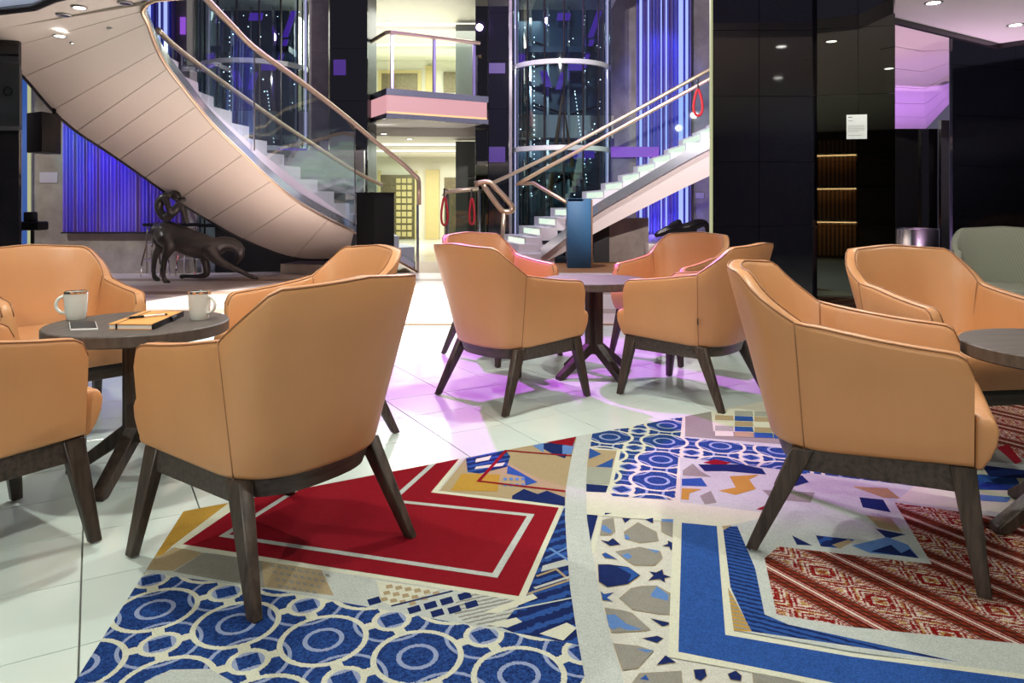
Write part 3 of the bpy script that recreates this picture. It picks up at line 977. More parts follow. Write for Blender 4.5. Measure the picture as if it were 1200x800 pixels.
def shell_pt(i, z, inset=0.0):
    x, y, nrm, zt, lean, zb = chair_params(i)
    o = lean * (z - 0.30) - inset
    # a slight bulge between bottom and top
    return Vector((x + nrm[0] * o, y + nrm[1] * o, z))
TH = 0.052
def make_shell():
    m = MB()
    rows = []
    for i in range(NP):
        x, y, nrm, zt, lean, zb = chair_params(i)
        prof = [(zb + 0.0, 0.012), (zb + 0.006, 0.003), (zb + 0.016, 0.0)]
        for k in range(1, 6):
            prof.append((zb + 0.016 + (zt - 0.016 - zb - 0.016) * k / 5, 0.0))
        prof += [(zt - 0.005, 0.004), (zt, 0.013), (zt + 0.003, TH * 0.5), (zt, TH - 0.013), (zt - 0.005, TH - 0.004), (zt - 0.018, TH)]
        zi = 0.36
        for k in range(1, 5):
            prof.append((zt - 0.018 + (zi - zt + 0.018) * k / 4, TH + 0.012 * k / 4))
        prof.append((zb + 0.005, TH))
        rows.append([shell_pt(i, z, ins) for z, ins in prof])
    K = len(rows[0])
    V = [p for r in rows for p in r]
    Fc = []
    for i in range(NP - 1):
        for k in range(K):
            k2 = (k + 1) % K
            Fc.append((i * K + k, i * K + k2, (i + 1) * K + k2, (i + 1) * K + k))
    Fc.append(list(range(K)))
    Fc.append([(NP - 1) * K + k for k in range(K)])
    m.add(V, Fc)
    return m
SEAM_I = min(range(NP // 2), key=lambda i: abs(CPATH[i][1] + 0.140))
def seat_mesh():
    m = MB()
    # T-shaped cushion: narrow between the arms, full width in front of them
    out = [(-0.19, -0.20), (0.19, -0.20), (0.19, 0.262), (0.252, 0.266), (0.252, 0.318), (-0.252, 0.318), (-0.252, 0.266), (-0.19, 0.262)]
    zs = [(0.312, 0.96), (0.345, 0.985), (0.385, 0.997), (0.420, 1.0), (0.441, 0.99), (0.450, 0.97)]
    V = []
    for z, k in zs:
        for x, y in out:
            yy = y if y < 0.3 else (0.27 + (y - 0.27) * {0.312: 0.25, 0.345: 0.62, 0.385: 0.92, 0.420: 1.0, 0.441: 0.85, 0.450: 0.62}[z])
            V.append((x * k, yy, z))
    n = len(out)
    Fc = [(i * n + k, i * n + (k + 1) % n, (i + 1) * n + (k + 1) % n, (i + 1) * n + k) for i in range(len(zs) - 1) for k in range(n)]
    Fc.append(list(range(n - 1, -1, -1)))
    Fc.append([(len(zs) - 1) * n + k for k in range(n)])
    m.add(V, Fc)
    return m
def leg_mb(sx, sy):
    m = MB()
    top = Vector((sx * 0.222, 0.238 if sy > 0 else -0.150, 0.315 if sy > 0 else 0.300))
    bot = Vector((sx * 0.272, 0.283 if sy > 0 else -0.285, 0.004))
    a, b = (0.021, 0.031), (0.0135, 0.0165)
    B = [bot + Vector((u * b[0], v * b[1], 0)) for u, v in ((-1, -1), (1, -1), (1, 1), (-1, 1))]
    Tt = [top + Vector((u * a[0], v * a[1], 0)) for u, v in ((-1, -1), (1, -1), (1, 1), (-1, 1))]
    m.hexa(B, Tt)
    g = MB().lathe([(0.0, 0.0), (0.011, 0.0), (0.011, 0.005), (0.0, 0.005)], (bot[0], bot[1], 0.0), 10)
    return m, g
def make_armchair(mat='leather', pip='piping'):
    r = empty('tub_armchair')
    make_shell().build('shell', M[mat], r, smooth=50)
    # piping: outer and inner rim edges and the two back seams
    rim = MB()
    rim.tube([shell_pt(i, chair_params(i)[3] - 0.001, 0.006) for i in range(NP)], 0.0028, 6)
    rim.tube([shell_pt(i, chair_params(i)[3] - 0.001, TH - 0.006) for i in range(NP)], 0.0026, 6)
    rim.build('rim_piping', M[pip], r, smooth=True)
    for k in (SEAM_I, NP - 1 - SEAM_I):
        zt, zb = chair_params(k)[3], chair_params(k)[5]
        MB().tube([shell_pt(k, zb + (zt - zb) * q / 8, 0.0006) for q in range(9)], 0.0022, 6).build('back_seam', M[pip], r, smooth=True)
        MB().tube([shell_pt(k, 0.45 + (zt - 0.45) * q / 6, TH + 0.003) for q in range(7)], 0.0022, 6).build('inner_seam', M[pip], r, smooth=True)
    seat_mesh().build('seat_cushion', M[mat], r, bevel=0.016, bseg=3)
    for sx in (-1, 1):
        for sy in (1, -1):
            m, g = leg_mb(sx, sy)
            lg = m.build('leg', M['dark_wood'], r, bevel=0.003, bseg=1)
            g.build('foot_glide', M['steel'], lg, smooth=40)
        m = MB()
        m.hexa([(sx * 0.222 - 0.012, -0.150, 0.238), (sx * 0.222 + 0.012, -0.150, 0.238), (sx * 0.224 + 0.012, 0.238, 0.245), (sx * 0.224 - 0.012, 0.238, 0.245)],
               [(sx * 0.226 - 0.012, -0.150, 0.303), (sx * 0.226 + 0.012, -0.150, 0.303), (sx * 0.228 + 0.012, 0.238, 0.322), (sx * 0.228 - 0.012, 0.238, 0.322)])
        m.build('side_rail', M['dark_wood_flat'], r, bevel=0.002, bseg=1)
    MB().box((0, 0.238, 0.285), (0.41, 0.024, 0.075)).build('front_rail', M['dark_wood_flat'], r, bevel=0.002, bseg=1)
    rng = [i for i in range(NP) if CPATH[i][1] <= -0.13]
    A = [shell_pt(i, 0.303, 0.014) for i in rng]
    B = [shell_pt(i, 0.246, 0.018) for i in rng]
    A2 = [shell_pt(i, 0.303, 0.036) for i in rng]
    B2 = [shell_pt(i, 0.246, 0.036) for i in rng]
    mb = MB()
    mb.strip(A, B); mb.strip(B, B2); mb.strip(B2, A2)
    mb.build('back_rail', M['dark_wood_flat'], r, smooth=40)
    # underside lining closes the seat from below
    poly = [shell_pt(i, 0.30, 0.02).to_2d() for i in range(NP)]
    MB().prism(poly, 0.292, 0.306).build('base_lining', M['rubber'], r)
    return r
def face(o, c, h):
    o.location = (c[0], c[1], 0)
    o.rotation_euler = (0, 0, math.atan2(-h[0], h[1]))
CH = {
    'C1': ((-0.695, 2.151), (-0.817, 0.576), 'orange leather tub chair seen from behind, nearest the red carpet field'),
    'C2': ((-1.625, 2.106), (0.575, 0.818), 'orange leather tub chair cut off by the left edge, nearest side of the mug table'),
    'C8': ((-2.03, 3.27), (0.76, -0.65), 'orange leather tub chair behind the mugs, facing forward in front of the bronze statue'),
    'C9': ((-0.905, 3.24), (-0.75, -0.66), 'orange leather tub chair mostly hidden behind the nearest chair, beside the right mug'),
    'C3': ((0.002, 3.865), (0.75, 0.66), 'orange leather tub chair in the middle, its back turned, standing on magenta-lit white tiles'),
    'C4': ((0.964, 3.916), (-0.766, 0.643), 'orange leather tub chair right of the middle table, one rear foot on the carpet edge'),
    'C5': ((-0.07, 4.92), (0.66, -0.75), 'orange leather tub chair with pink-lit rim behind the middle chair, left of the middle table'),
    'C6': ((1.06, 4.93), (-0.72, -0.69), 'orange leather tub chair behind the middle table, below the black reclining sculpture'),
    'C7': ((1.072, 2.23), (0.885, -0.466), 'orange leather tub chair seen from the side, standing on the striped carpet at right'),
    'C10': ((1.78, 2.98), (0.13, -0.99), 'orange leather tub chair facing forward in front of the black pillar at right'),
}
chair0 = make_armchair()
first = True
CHO = {}
for key, (c, h, lab) in CH.items():
    o = chair0 if first else copy_tree(chair0)
    first = False
    face(o, c, h)
    tag(o, lab, 'armchair', 'orange leather tub chairs in the lounge')
    if key in ('C7', 'C10'):
        o.location.z = 0.0075
    CHO[key] = o
for key in ('C3', 'C4'):
    p = shell_pt(SEAM_I, 0.43, -0.008)
    MB().box((p[0], p[1], p[2]), (0.016, 0.004, 0.030), rz=0.6).build('fabric_tag', M['rubber'], CHO[key])
g = make_armchair('green_fabric', 'green_fabric')
g.scale = (1.04, 1.04, 1.04)
face(g, (3.25, 4.84), (-0.52, -0.85))
g.location.z = 0.0075
tag(g, 'grey-green fabric tub chair at the right edge behind the orange chairs', 'armchair')

# ---------------------------------------------------------------- round tables
TZ = 0.565
def make_table():
    r = empty('round_table')
    R = 0.315
    MB().lathe([(0.0, 0.522), (R - 0.006, 0.522), (R, 0.527), (R, TZ - 0.004), (R - 0.004, TZ), (0.0, TZ)], seg=72).build('table_top', M['table_wood'], r, smooth=40)
    for k in range(4):
        a = k * math.pi / 2
        m = MB()
        prof = [(0.002, 0.522), (0.052, 0.522), (0.052, 0.185), (0.268, 0.020), (0.268, 0.0), (0.235, 0.0), (0.040, 0.125), (0.002, 0.125)]
        n = len(prof)
        V = []
        for s in (-0.024, 0.024):
            for rr, z in prof:
                V.append(Matrix.Rotation(a, 3, 'Z') @ Vector((rr, s, z)))
        Fc = [list(range(n - 1, -1, -1)), list(range(n, 2 * n))] + [(i, (i + 1) % n, n + (i + 1) % n, n + i) for i in range(n)]
        m.add(V, Fc)
        m.build('leg', M['dark_wood'], r, bevel=0.003, bseg=1)
    return r
tb = make_table()
tabs = [((-1.395, 2.745), math.radians(-92), 'round dark wood table carrying the two mugs and the notebook'),
        ((0.487, 4.357), math.radians(-57), 'round dark wood table with violet sheen between the middle chairs'),
        ((1.735, 2.25), math.radians(183), 'round dark wood table cut off by the right edge of the picture')]
for k, (c, rz, lab) in enumerate(tabs):
    o = tb if k == 0 else copy_tree(tb)
    o.location = (c[0], c[1], 0.0075 if k == 2 else 0)
    o.rotation_euler = (0, 0, rz)
    tag(o, lab, 'table', 'round lounge tables')

# ---------------------------------------------------------------- mugs, notebook, pen, phone
def make_mug(side):
    r = empty('coffee_mug')
    R, H = 0.041, 0.108
    prof = [(0.0, 0.0), (0.030, 0.0), (0.033, 0.004), (0.0375, 0.03), (0.0405, 0.07), (R, H), (R - 0.0035, H), (R - 0.005, 0.03), (0.028, 0.008), (0.0, 0.008)]
    MB().lathe(prof, seg=40).build('body', M['porcelain'], r, smooth=45)
    MB().lathe([(R + 0.0004, H - 0.009), (R + 0.0008, H - 0.004), (R + 0.0003, H + 0.0006), (R - 0.0038, H + 0.0006), (R - 0.0040, H - 0.003)], seg=40).build('silver_rim', M['chrome'], r, smooth=40)
    pts = [(side * (0.036 + 0.031 * math.sin(math.pi * k / 12)), 0, 0.058 - 0.032 * math.cos(math.pi * k / 12)) for k in range(13)]
    MB().tube(pts, 0.0062, 8).build('handle', M['porcelain'], r, smooth=True)
    return r
p = G(89, 374, TZ)
m1 = make_mug(-1)
m1.location = (p[0], p[1], TZ)
m1.rotation_euler = (0, 0, math.radians(20))
tag(m1, 'white mug with silver rim beside the phone, handle to the left', 'mug', 'white mugs on the table')
p = G(234, 374, TZ)
m2 = make_mug(1)
m2.location = (p[0], p[1], TZ)
m2.rotation_euler = (0, 0, math.radians(-14))
tag(m2, 'white mug with silver rim right of the notebook, handle to the right', 'mug', 'white mugs on the table')

def on_table(px, py):
    return G(px, py, TZ)
# notebook: corners on the table
nb = empty('notebook', (0, 0, 0))
q0, q1, q2 = on_table(127, 386), on_table(179, 386.5), on_table(215, 370.5)
q3 = q0 + (q2 - q1)
cen = (q0 + q2) / 2
nb.location = (cen[0], cen[1], TZ)
def quad_in(qs, k, z0, z1):
    m = MB()
    bot = [Vector(((q[0] - cen[0]) * k, (q[1] - cen[1]) * k, z0)) for q in qs]
    m.hexa(bot, [b + Vector((0, 0, z1 - z0)) for b in bot])
    return m
qs = [q0, q1, q2, q3]
quad_in(qs, 1.0, 0.0, 0.0025).build('back_cover', M['notebook_orange'], nb)
quad_in(qs, 0.975, 0.0025, 0.0175).build('page_block', M['paper'], nb)
quad_in(qs, 1.0, 0.0175, 0.020).build('front_cover', M['notebook_orange'], nb)
l1, l2, l3 = [Vector((q[0] - cen[0], q[1] - cen[1], 0)) for q in (q1, q2, q0)]
e = (l3 - l1).normalized() * 0.004
m = MB().hexa([l1 - e * 0.4, l2 - e * 0.4, l2 + e, l1 + e], [v + Vector((0, 0, 0.0202)) for v in (l1 - e * 0.4, l2 - e * 0.4, l2 + e, l1 + e)])
m.build('spine', M['black_plastic'], nb)
f0, f1 = l3 + (l1 - l3) * 0.16, l3 + (l1 - l3) * 0.19
dv = (l2 - l1)
m = MB().hexa([f0 - dv * 0.004, f1 - dv * 0.004, f1 + dv * 1.004, f0 + dv * 1.004],
              [v + Vector((0, 0, 0.0209)) for v in (f0 - dv * 0.004, f1 - dv * 0.004, f1 + dv * 1.004, f0 + dv * 1.004)])
m.build('elastic_band', M['black_plastic'], nb)
pl = l1 + dv * 0.55
m = MB().tube([pl + e * 0.1 + Vector((0, 0, 0.012)), pl + dv * 0.16 + e * 0.1 + Vector((0, 0, 0.012))], 0.009, 10)
m.build('pen_loop', M['black_plastic'], nb, smooth=40)
tag(nb, 'orange notebook with black spine and elastic lying between the two mugs', 'notebook')
pn = empty('pen', (0, 0, 0))
a, b = G(148, 372.5, TZ + 0.026), G(196, 368, TZ + 0.026)
pn.location = a
dvec = b - a
at = lambda t: dvec * t
MB().tube([at(0.0), at(0.06)], [0.0008, 0.0036], 8).build('tip', M['chrome'], pn, smooth=40)
MB().tube([at(0.06), at(0.42)], 0.0048, 10).build('grip', M['black_plastic'], pn, smooth=40)
MB().tube([at(0.42), at(0.93)], 0.0045, 10).build('barrel', M['white_plastic'], pn, smooth=40)
MB().tube([at(0.93), at(1.0)], 0.003, 8).build('push_button', M['black_plastic'], pn, smooth=40)
MB().box(at(0.80) + Vector((0, 0, 0.0058)), (abs(dvec[0]) * 0.28, 0.0025, 0.0014), rz=math.atan2(dvec[1], dvec[0])).build('clip', M['chrome'], pn)
tag(pn, 'black and white ballpoint pen lying on the orange notebook', 'pen')
ph = empty('smartphone')
a, b, c = on_table(82, 388), on_table(115, 387), on_table(112, 378.5)
d = a + (c - b)
cen2 = (a + c) / 2
ph.location = (cen2[0], cen2[1], TZ)
loc4 = [Vector((v[0] - cen2[0], v[1] - cen2[1], 0)) for v in (a, b, c, d)]
MB().hexa(loc4, [v + Vector((0, 0, 0.0075)) for v in loc4]).build('case', M['white_plastic'], ph, bevel=0.002)
MB().hexa([v * 0.94 + Vector((0, 0, 0.0074)) for v in loc4], [v * 0.94 + Vector((0, 0, 0.0082)) for v in loc4]).build('screen', M['phone_glass'], ph)
tag(ph, 'smartphone with dark screen and white edge in front of the left mug', 'phone')
# ---------------------------------------------------------------- room shell round the lounge
def wall(name, a, b, z0, z1, th, mat, label):
    a, b = Vector(a), Vector(b)
    t = (b - a).normalized()
    nrm = Vector((-t[1], t[0])) * th
    m = MB().prism([a, b, b + nrm, a + nrm], z0, z1)
    return struct(m.build(name, M[mat]), label)
wb = wall('wall_back', (-8.2, -3.8), (8.2, -3.8), 0, CEIL, -0.2, 'dark_wood_flat', 'dark panelled wall behind the lounge')
slat_me = MB().box((0, 0, 1.15), (0.045, 0.04, 2.2)).mesh('slat', M['slat_wood'])
for k in range(20):
    link('slat', slat_me, wb, ((1.85 + k * 0.075) if k < 14 else (2.55 + k * 0.075), -3.76, 0))
for z in (0.72, 1.35, 1.98):
    MB().box((2.95, -3.66, z), (2.4, 0.20, 0.05)).build('shelf_board', M['black_void'], wb)
    MB().box((2.35, -3.62, z - 0.032), (1.0, 0.03, 0.008)).build('slat_fill_strip', M['warm_slat_glow'], wb)  # added glow strips that brighten the slats
wall('wall_side_left', (-8.2, -3.8), (-8.2, 10.75), 0, CEIL + 0.6, 0.2, 'marble_grey', 'grey marble side wall left of the lounge')
wall('wall_side_right', (8.2, -3.8), (8.2, 9.5), 0, CEIL + 0.6, -0.2, 'black_granite', 'black granite side wall right of the lounge')

def slabpoly(poly, z0, z1):
    return MB().prism(poly, z0, z1)
# lounge ceiling, with an arm reaching out on the right
cr = [(-2.4, -3.8), (8.2, -3.8), (8.2, 3.6), (5.0, 5.55), (4.27, 6.43), (2.87, 5.53), (2.60, 4.97), (2.2, 4.95), (-2.2, 4.95), (-2.4, 4.85)]
ceil = struct(slabpoly(cr, CEIL, CEIL + 0.12).build('ceiling', M['ceiling_paint']), 'cream lounge ceiling with recessed downlights')
# fine panel joints in the right arm of the ceiling
for k in range(5):
    a = Vector((3.0 + k * 0.42, 4.2 - k * 0.5, CEIL - 0.002))
    MB().box(a + Vector((0.9, 0.58, 0)), (2.6, 0.006, 0.004), rz=0.573).build('panel_joint', M['seam_dark'], ceil)
for a, b in (((2.87, 5.53), (4.27, 6.43)), ((4.27, 6.43), (5.0, 5.55)), ((5.0, 5.55), (8.2, 3.6))):
    v = Vector((b[0] - a[0], b[1] - a[1]))
    c = Vector(((a[0] + b[0]) / 2, (a[1] + b[1]) / 2, CEIL + 0.03))
    MB().box(c + Vector((0, 0.02, 0)), (v.length, 0.035, 0.14), rz=math.atan2(v[1], v[0])).build('edge_trim', M['dark_trim'], ceil)
# raised coffer on the left
trim = [(-8.2, 6.1), (-6.0, 5.95), (-4.6, 5.65), (-3.77, 5.40), (-3.44, 5.287), (-3.16, 5.067), (-2.85, 4.9), (-2.4, 4.75)]
cf = [(-8.2, -3.8), (-2.4, -3.8), (-2.4, 5.1)] + [(x, y + 0.25) for x, y in trim[::-1]]
cof = struct(slabpoly(cf, 2.60, 2.70).build('ceiling_coffer', M['coffer_paint']), 'pale raised ceiling coffer at the upper left')
MB().tube([(x, y, CEIL + 0.01) for x, y in trim], 0.03, 8).build('edge_trim', M['dark_trim'], cof, smooth=True)
A = [Vector((x, y, CEIL)) for x, y in trim]
MB().strip(A, [p + Vector((0, 0, 0.2)) for p in A]).build('coffer_riser', M['coffer_paint'], cof)
MB().tube([(x, y - 0.07, CEIL + 0.09) for x, y in trim], 0.012, 6).build('cove_or_added_glow', M['coffer_fill_glow'], cof, smooth=True)  # added glow strip behind the trim to brighten the coffer

def downlight(name_loc, label, z=CEIL, r=0.058, on=True, grp='recessed downlights in the cream ceiling'):
    x, y = name_loc
    t = empty('ceiling_downlight', (x, y, z))
    MB().lathe([(r * 0.72, 0.010), (r * 0.75, -0.004), (r, -0.006), (r + 0.004, 0.0), (r, 0.004)], seg=24).build('trim_ring', M['downlight_baffle'], t, smooth=50)
    if on:
        MB().lathe([(0.0, -0.004), (r * 0.74, -0.004), (r * 0.74, -0.001), (0.0, -0.001)], seg=20).build('lens', M['lamp_glow'], t)
    else:
        MB().lathe([(0.0, -0.004), (r * 0.74, -0.004), (r * 0.74, -0.001), (0.0, -0.001)], seg=20).build('lens', M['dark_trim'], t)
    tag(t, label, 'downlight', grp)
    return t
DLAB = ['above the round table with the mugs', 'above the middle chair on magenta-lit tiles', 'above the chair on the striped carpet', 'above the curved grey carpet band',
        'above the red carpet field', 'above the chair in front of the bronze statue', 'above the chair facing forward at right', 'above the woven stripe carpet field',
        'above the front left corner of the lounge', 'behind the viewer at left', 'behind the viewer at right', 'above the grey-green chair', 'at the ceiling edge left of the middle chairs']
for (_x, _y, _p, _a), _l in zip(DOWN, DLAB):
    downlight((_x, _y), 'recessed ceiling downlight ' + _l, z=CEIL if _x > -2.4 else 2.60, grp='downlights above the armchairs')
p = G(1094, 3, CEIL); downlight(p.to_2d(), 'lit downlight nearest the black pillar in the right ceiling')
p = G(1190, 29, CEIL); downlight(p.to_2d(), 'lit downlight at the right edge of the right ceiling')

# ---------------------------------------------------------------- black pillars on the right
def panel_wall(parent, a, b, zs, mat, th=0.03, gap=0.004, cols=None):
    """separate stone panels between plan points a and b; cols: fractions"""
    a, b = Vector((a[0], a[1], 0)), Vector((b[0], b[1], 0))
    t = (b - a).normalized()
    nrm = Vector((t[1], -t[0], 0))
    L = (b - a).length
    cols = cols or [0, 1]
    for c0, c1 in zip(cols, cols[1:]):
        for z0, z1 in zip(zs, zs[1:]):
            p0, p1 = a + t * (L * c0 + gap / 2), a + t * (L * c1 - gap / 2)
            bot = [p0 + nrm * th, p1 + nrm * th, p1, p0]
            m = MB().hexa([v + Vector((0, 0, z0 + gap / 2)) for v in bot], [v + Vector((0, 0, z1 - gap / 2)) for v in bot])
            m.build('stone_panel', M[mat], parent)
ZS = [0.0, 0.323, 0.844, 1.332, 1.83, 2.33, 3.0]
pil = empty('black_pillar', (0, 0, 0))
pw = lambda px, d: ((px - CX) / F * d, d)
a, b, c = pw(834, 5.6), pw(955, 5.6), pw(955, 5.57)
d = pw(1047, 5.46)
MB().prism([(a[0], a[1]), (b[0], b[1]), (d[0], d[1] + 0.06), (d[0] + 0.10, d[1] + 0.9), (a[0] + 0.34, a[1] + 0.9)], 0, 3.0).build('core', M['black_void'], pil)
panel_wall(pil, a, b, ZS, 'black_granite', 0.03, 0.004, [0, 0.447, 1.0])
panel_wall(pil, (c[0] + 0.006, c[1]), d, ZS, 'black_mirror', 0.045, 0.003, [0, 0.53, 1.0])
MB().box((a[0] - 0.010, a[1] - 0.02, 1.5), (0.014, 0.04, 3.0)).build('edge_strip', M['green_edge'], pil)
tag(pil, 'broad black polished stone pillar with a white notice, right of the staircase', 'pillar')
# notice on the pillar
nt = empty('notice', (0, 0, 0))
v = Vector((d[0] - c[0], d[1] - c[1], 0)).normalized()
nn = Vector((v[1], -v[0], 0))
def on_pillar(px, py):
    # hit the mirror panel plane
    t = (px - CX) / F
    q = Vector((c[0], c[1], 0)) + nn * 0.047
    # solve q + v*s with x = t*y
    s = (t * q[1] - q[0]) / (v[0] - t * v[1])
    pt = q + v * s
    pt.z = 1 - (py - HZ) / F * pt[1]
    return pt
qa, qb = on_pillar(992, 163), on_pillar(1016, 134)
nt.location = qa
ww, hh = (qb - qa).to_2d().length, qb.z - qa.z
def flat(parent, u0, v0, u1, v1, off, mat, name):
    P = [v * (ww * u0) + Vector((0, 0, hh * v0)), v * (ww * u1) + Vector((0, 0, hh * v0)), v * (ww * u1) + Vector((0, 0, hh * v1)), v * (ww * u0) + Vector((0, 0, hh * v1))]
    MB().hexa([x + nn * off for x in P], [x + nn * (off + 0.0012) for x in P]).build(name, M[mat], parent)
flat(nt, 0, 0, 1, 1, 0.0, 'sign_white', 'sheet')
flat(nt, 0.08, 0.88, 0.28, 0.915, 0.0013, 'print_grey', 'printed_line')
flat(nt, 0.08, 0.74, 0.30, 0.76, 0.0013, 'print_grey', 'printed_line')
for q in range(5):
    flat(nt, 0.08, 0.30 + q * 0.06, 0.88 if q else 0.6, 0.312 + q * 0.06, 0.0013, 'print_grey', 'printed_line')
flat(nt, 0.08, 0.14, 0.75, 0.153, 0.0013, 'print_grey', 'printed_line')
tag(nt, 'white printed notice fixed to the black pillar', 'notice')
# made-up stand for the added lamp that brightens the right ceiling
fu = empty('added_uplight', (4.75, 5.75, 0))
MB().lathe([(0.0, 0.0), (0.14, 0.0), (0.14, 0.02), (0.03, 0.03), (0.03, 0.28), (0.12, 0.40), (0.125, 0.41), (0.11, 0.40), (0.02, 0.30), (0.0, 0.30)], seg=24).build('stand', M['steel'], fu, smooth=40)
tag(fu, 'added low metal uplight for the right ceiling, out of view by the black pillar', 'uplight')
fu2 = copy_tree(fu)  # made-up stand for the added soffit lamp
fu2.location = (4.0, 7.0, 0)
fu2.scale = (0.8, 0.8, 0.8)
tag(fu2, 'added low metal uplight for the pink soffit, hidden behind the forward-facing chair', 'uplight')
# second pillar
pil2 = empty('black_pillar', (0, 0, 0))
a2, b2 = pw(1113, 7.0), (7.2, 7.9)
MB().prism([a2, b2, (7.4, 8.6), (a2[0] + 0.9, 8.0)], 0, 2.75).build('core', M['black_void'], pil2)
panel_wall(pil2, a2, b2, [0, 0.42, 0.9, 1.38, 1.86, 2.34, 2.75], 'black_granite', 0.03, 0.004, [0, 0.25, 0.5, 0.75, 1.0])
tag(pil2, 'black polished stone pillar at the right edge below the cream ceiling', 'pillar')
# violet-lit recess between the pillars
rc = empty('recess_column', (0, 0, 0))
MB().prism([pw(1040, 8.3), pw(1099, 8.3), (4.9, 8.7), (3.9, 8.7)], 0, 1.87).build('mirror_face', M['black_mirror'], rc)
MB().box((pw(1106, 8.1)[0], 8.1, 0.97), (0.09, 0.06, 1.94)).build('steel_edge', M['steel'], rc)
tag(rc, 'dark mirrored column with a violet uplight, between the two black pillars', 'column')
dl = empty('uplight_drum', (pw(1075, 7.86)[0], 7.86, 0))
MB().lathe([(0.0, 0.0), (0.205, 0.0), (0.21, 0.01), (0.21, 0.75), (0.20, 0.76), (0.19, 0.75), (0.19, 0.72), (0.0, 0.72)], seg=32).build('drum', M['steel'], dl, smooth=40)
for sx in (-0.05, 0.05):
    MB().lathe([(0.0, 0.745), (0.02, 0.745), (0.02, 0.755), (0.0, 0.755)], (sx, 0, 0), 12).build('led', M['led_violet'], dl)
tag(dl, 'metal drum with violet uplights, seen between the black pillars', 'uplight')
# violet soffit of the far stair landing
ps = empty('landing_soffit')
near = [W(1010, 14, 6.6), W(1047, 23, 6.6), W(1080, 32, 6.75), W(1112, 41, 6.9)]
far_ = [W(960, 146, 10.6), W(1047, 151, 10.6), W(1085, 151, 10.5), W(1112, 122, 9.4)]
K = 6
for q in range(K):
    f0, f1 = q / K + 0.002, (q + 1) / K - 0.002
    A = [n_.lerp(f_, f0) for n_, f_ in zip(near, far_)]
    B = [n_.lerp(f_, f1) for n_, f_ in zip(near, far_)]
    MB().slab(A, B, (0, 0, 0.03)).build('soffit_panel', M['soffit_right'], ps)
MB().strip([p + Vector((0, 0, 0.04)) for p in near], [p + Vector((0, 0, 0.04)) for p in far_]).build('backing', M['seam_dark'], ps)
MB().strip(far_, [p + Vector((0, 0, 0.35)) for p in far_]).build('fascia', M['mirror_band'], ps)
tag(ps, 'pink-lit panelled underside of the stair landing between the black pillars', 'soffit')

# ---------------------------------------------------------------- left wall with curtain, black pillar, loudspeakers
YW = 10.75
wl = wall('wall_left', (-8.2, YW), (-4.72, YW), 0, 3.0, 0.25, 'marble_grey', 'grey-brown marble wall with blue-lit curtain at the left')
for X in (-7.0, -5.35):
    MB().box((X, YW - 0.002, 0.3), (0.012, 0.006, 0.62)).build('stone_joint', M['seam_dark'], wl)
def curtain(name, x0, x1, y, z0, z1, folds, amp, mat, label, seed):
    rr = random.Random(seed)
    r = empty(name, ((x0 + x1) / 2, y, z0))
    pts = []
    N = folds * 8
    ph = 0.0
    for k in range(N + 1):
        f = k / N
        ph += 2 * math.pi * folds / N * (0.7 + 0.6 * rr.random())
        pts.append((x0 + (x1 - x0) * f - (x0 + x1) / 2, -amp * (0.5 + 0.5 * math.sin(ph))))
    A = [Vector((x, yy, 0)) for x, yy in pts]
    B = [Vector((x, yy, z1 - z0)) for x, yy in pts]
    MB().strip(A, B).build('pleated_cloth', M[mat], r, smooth=True)
    MB().box((0, 0.0, z1 - z0 + 0.02), (x1 - x0, 0.05, 0.04)).build('curtain_rail', M['dark_trim'], r)
    MB().box((0, -amp / 2, -0.012), (x1 - x0 + 0.03, amp + 0.03, 0.02)).build('bottom_rail', M['dark_trim'], r)
    tag(r, label, 'curtain')
    return r
curtain('pleated_curtain', pw(79, YW)[0], -4.80, YW - 0.06, 0.62, 2.30, 34, 0.06, 'curtain_violet_wash', 'pleated curtain lit violet and teal on the left wall, behind the bronze statue', 2)
pq = empty('wall_plaque', W(57, 208, YW - 0.01))
MB().box((0, 0, 0), (0.26, 0.014, 0.155)).build('plate', M['plaque_violet'], pq, bevel=0.002, bseg=1)
tag(pq, 'small pale plaque on the marble wall left of the curtain', 'plaque')
MB_ = MB().box((pw(29.5, YW - 0.1)[0], YW - 0.1, 1.5), (0.07, 0.04, 3.0))
o = MB_.build('trim_1', M['led_blue']); struct(o, 'blue lit edge strip at the marble wall')
o = MB().box((pw(34.2, YW - 0.1)[0], YW - 0.1, 1.5), (0.028, 0.04, 3.0)).build('trim_2', M['green_edge']); struct(o, 'yellow-green lit edge strip at the marble wall')
pl3 = empty('black_pillar')
a3 = (-5.6, 6.3)
b3 = pw(25, 6.3)
MB().prism([a3, b3, (b3[0] - 0.12, 6.42), (-5.6, 6.42)], 0, 2.42).build('core', M['black_void'], pl3)
panel_wall(pl3, a3, b3, [0, 0.25, 0.58, 0.90, 1.235, 1.56, 1.9, 2.42], 'black_granite', 0.03, 0.003, [0, 0.5, 1])
tag(pl3, 'black stone pillar under the large loudspeaker at the left edge', 'pillar')
sp = empty('loudspeaker', (0, 0, 0))
x1 = pw(25, 5.95)[0]
MB().hexa([(-5.0, 5.93, 1.64), (x1, 5.93, 1.64), (x1 - 0.20, 6.26, 1.64), (-5.0, 6.26, 1.64)], [(-5.0, 5.93, 2.19), (x1, 5.93, 2.155), (x1 - 0.20, 6.26, 2.155), (-5.0, 6.26, 2.19)]).build('cabinet', M['speaker_face'], sp, bevel=0.008)
q = W(9, 107, 5.925)
MB().tube([(q[0] + 0.033 * math.cos(t * math.pi / 12), q[1], q[2] + 0.033 * math.sin(t * math.pi / 12)) for t in range(24)], 0.006, 6, closed=True).build('tweeter_ring', M['black_plastic'], sp, smooth=True)
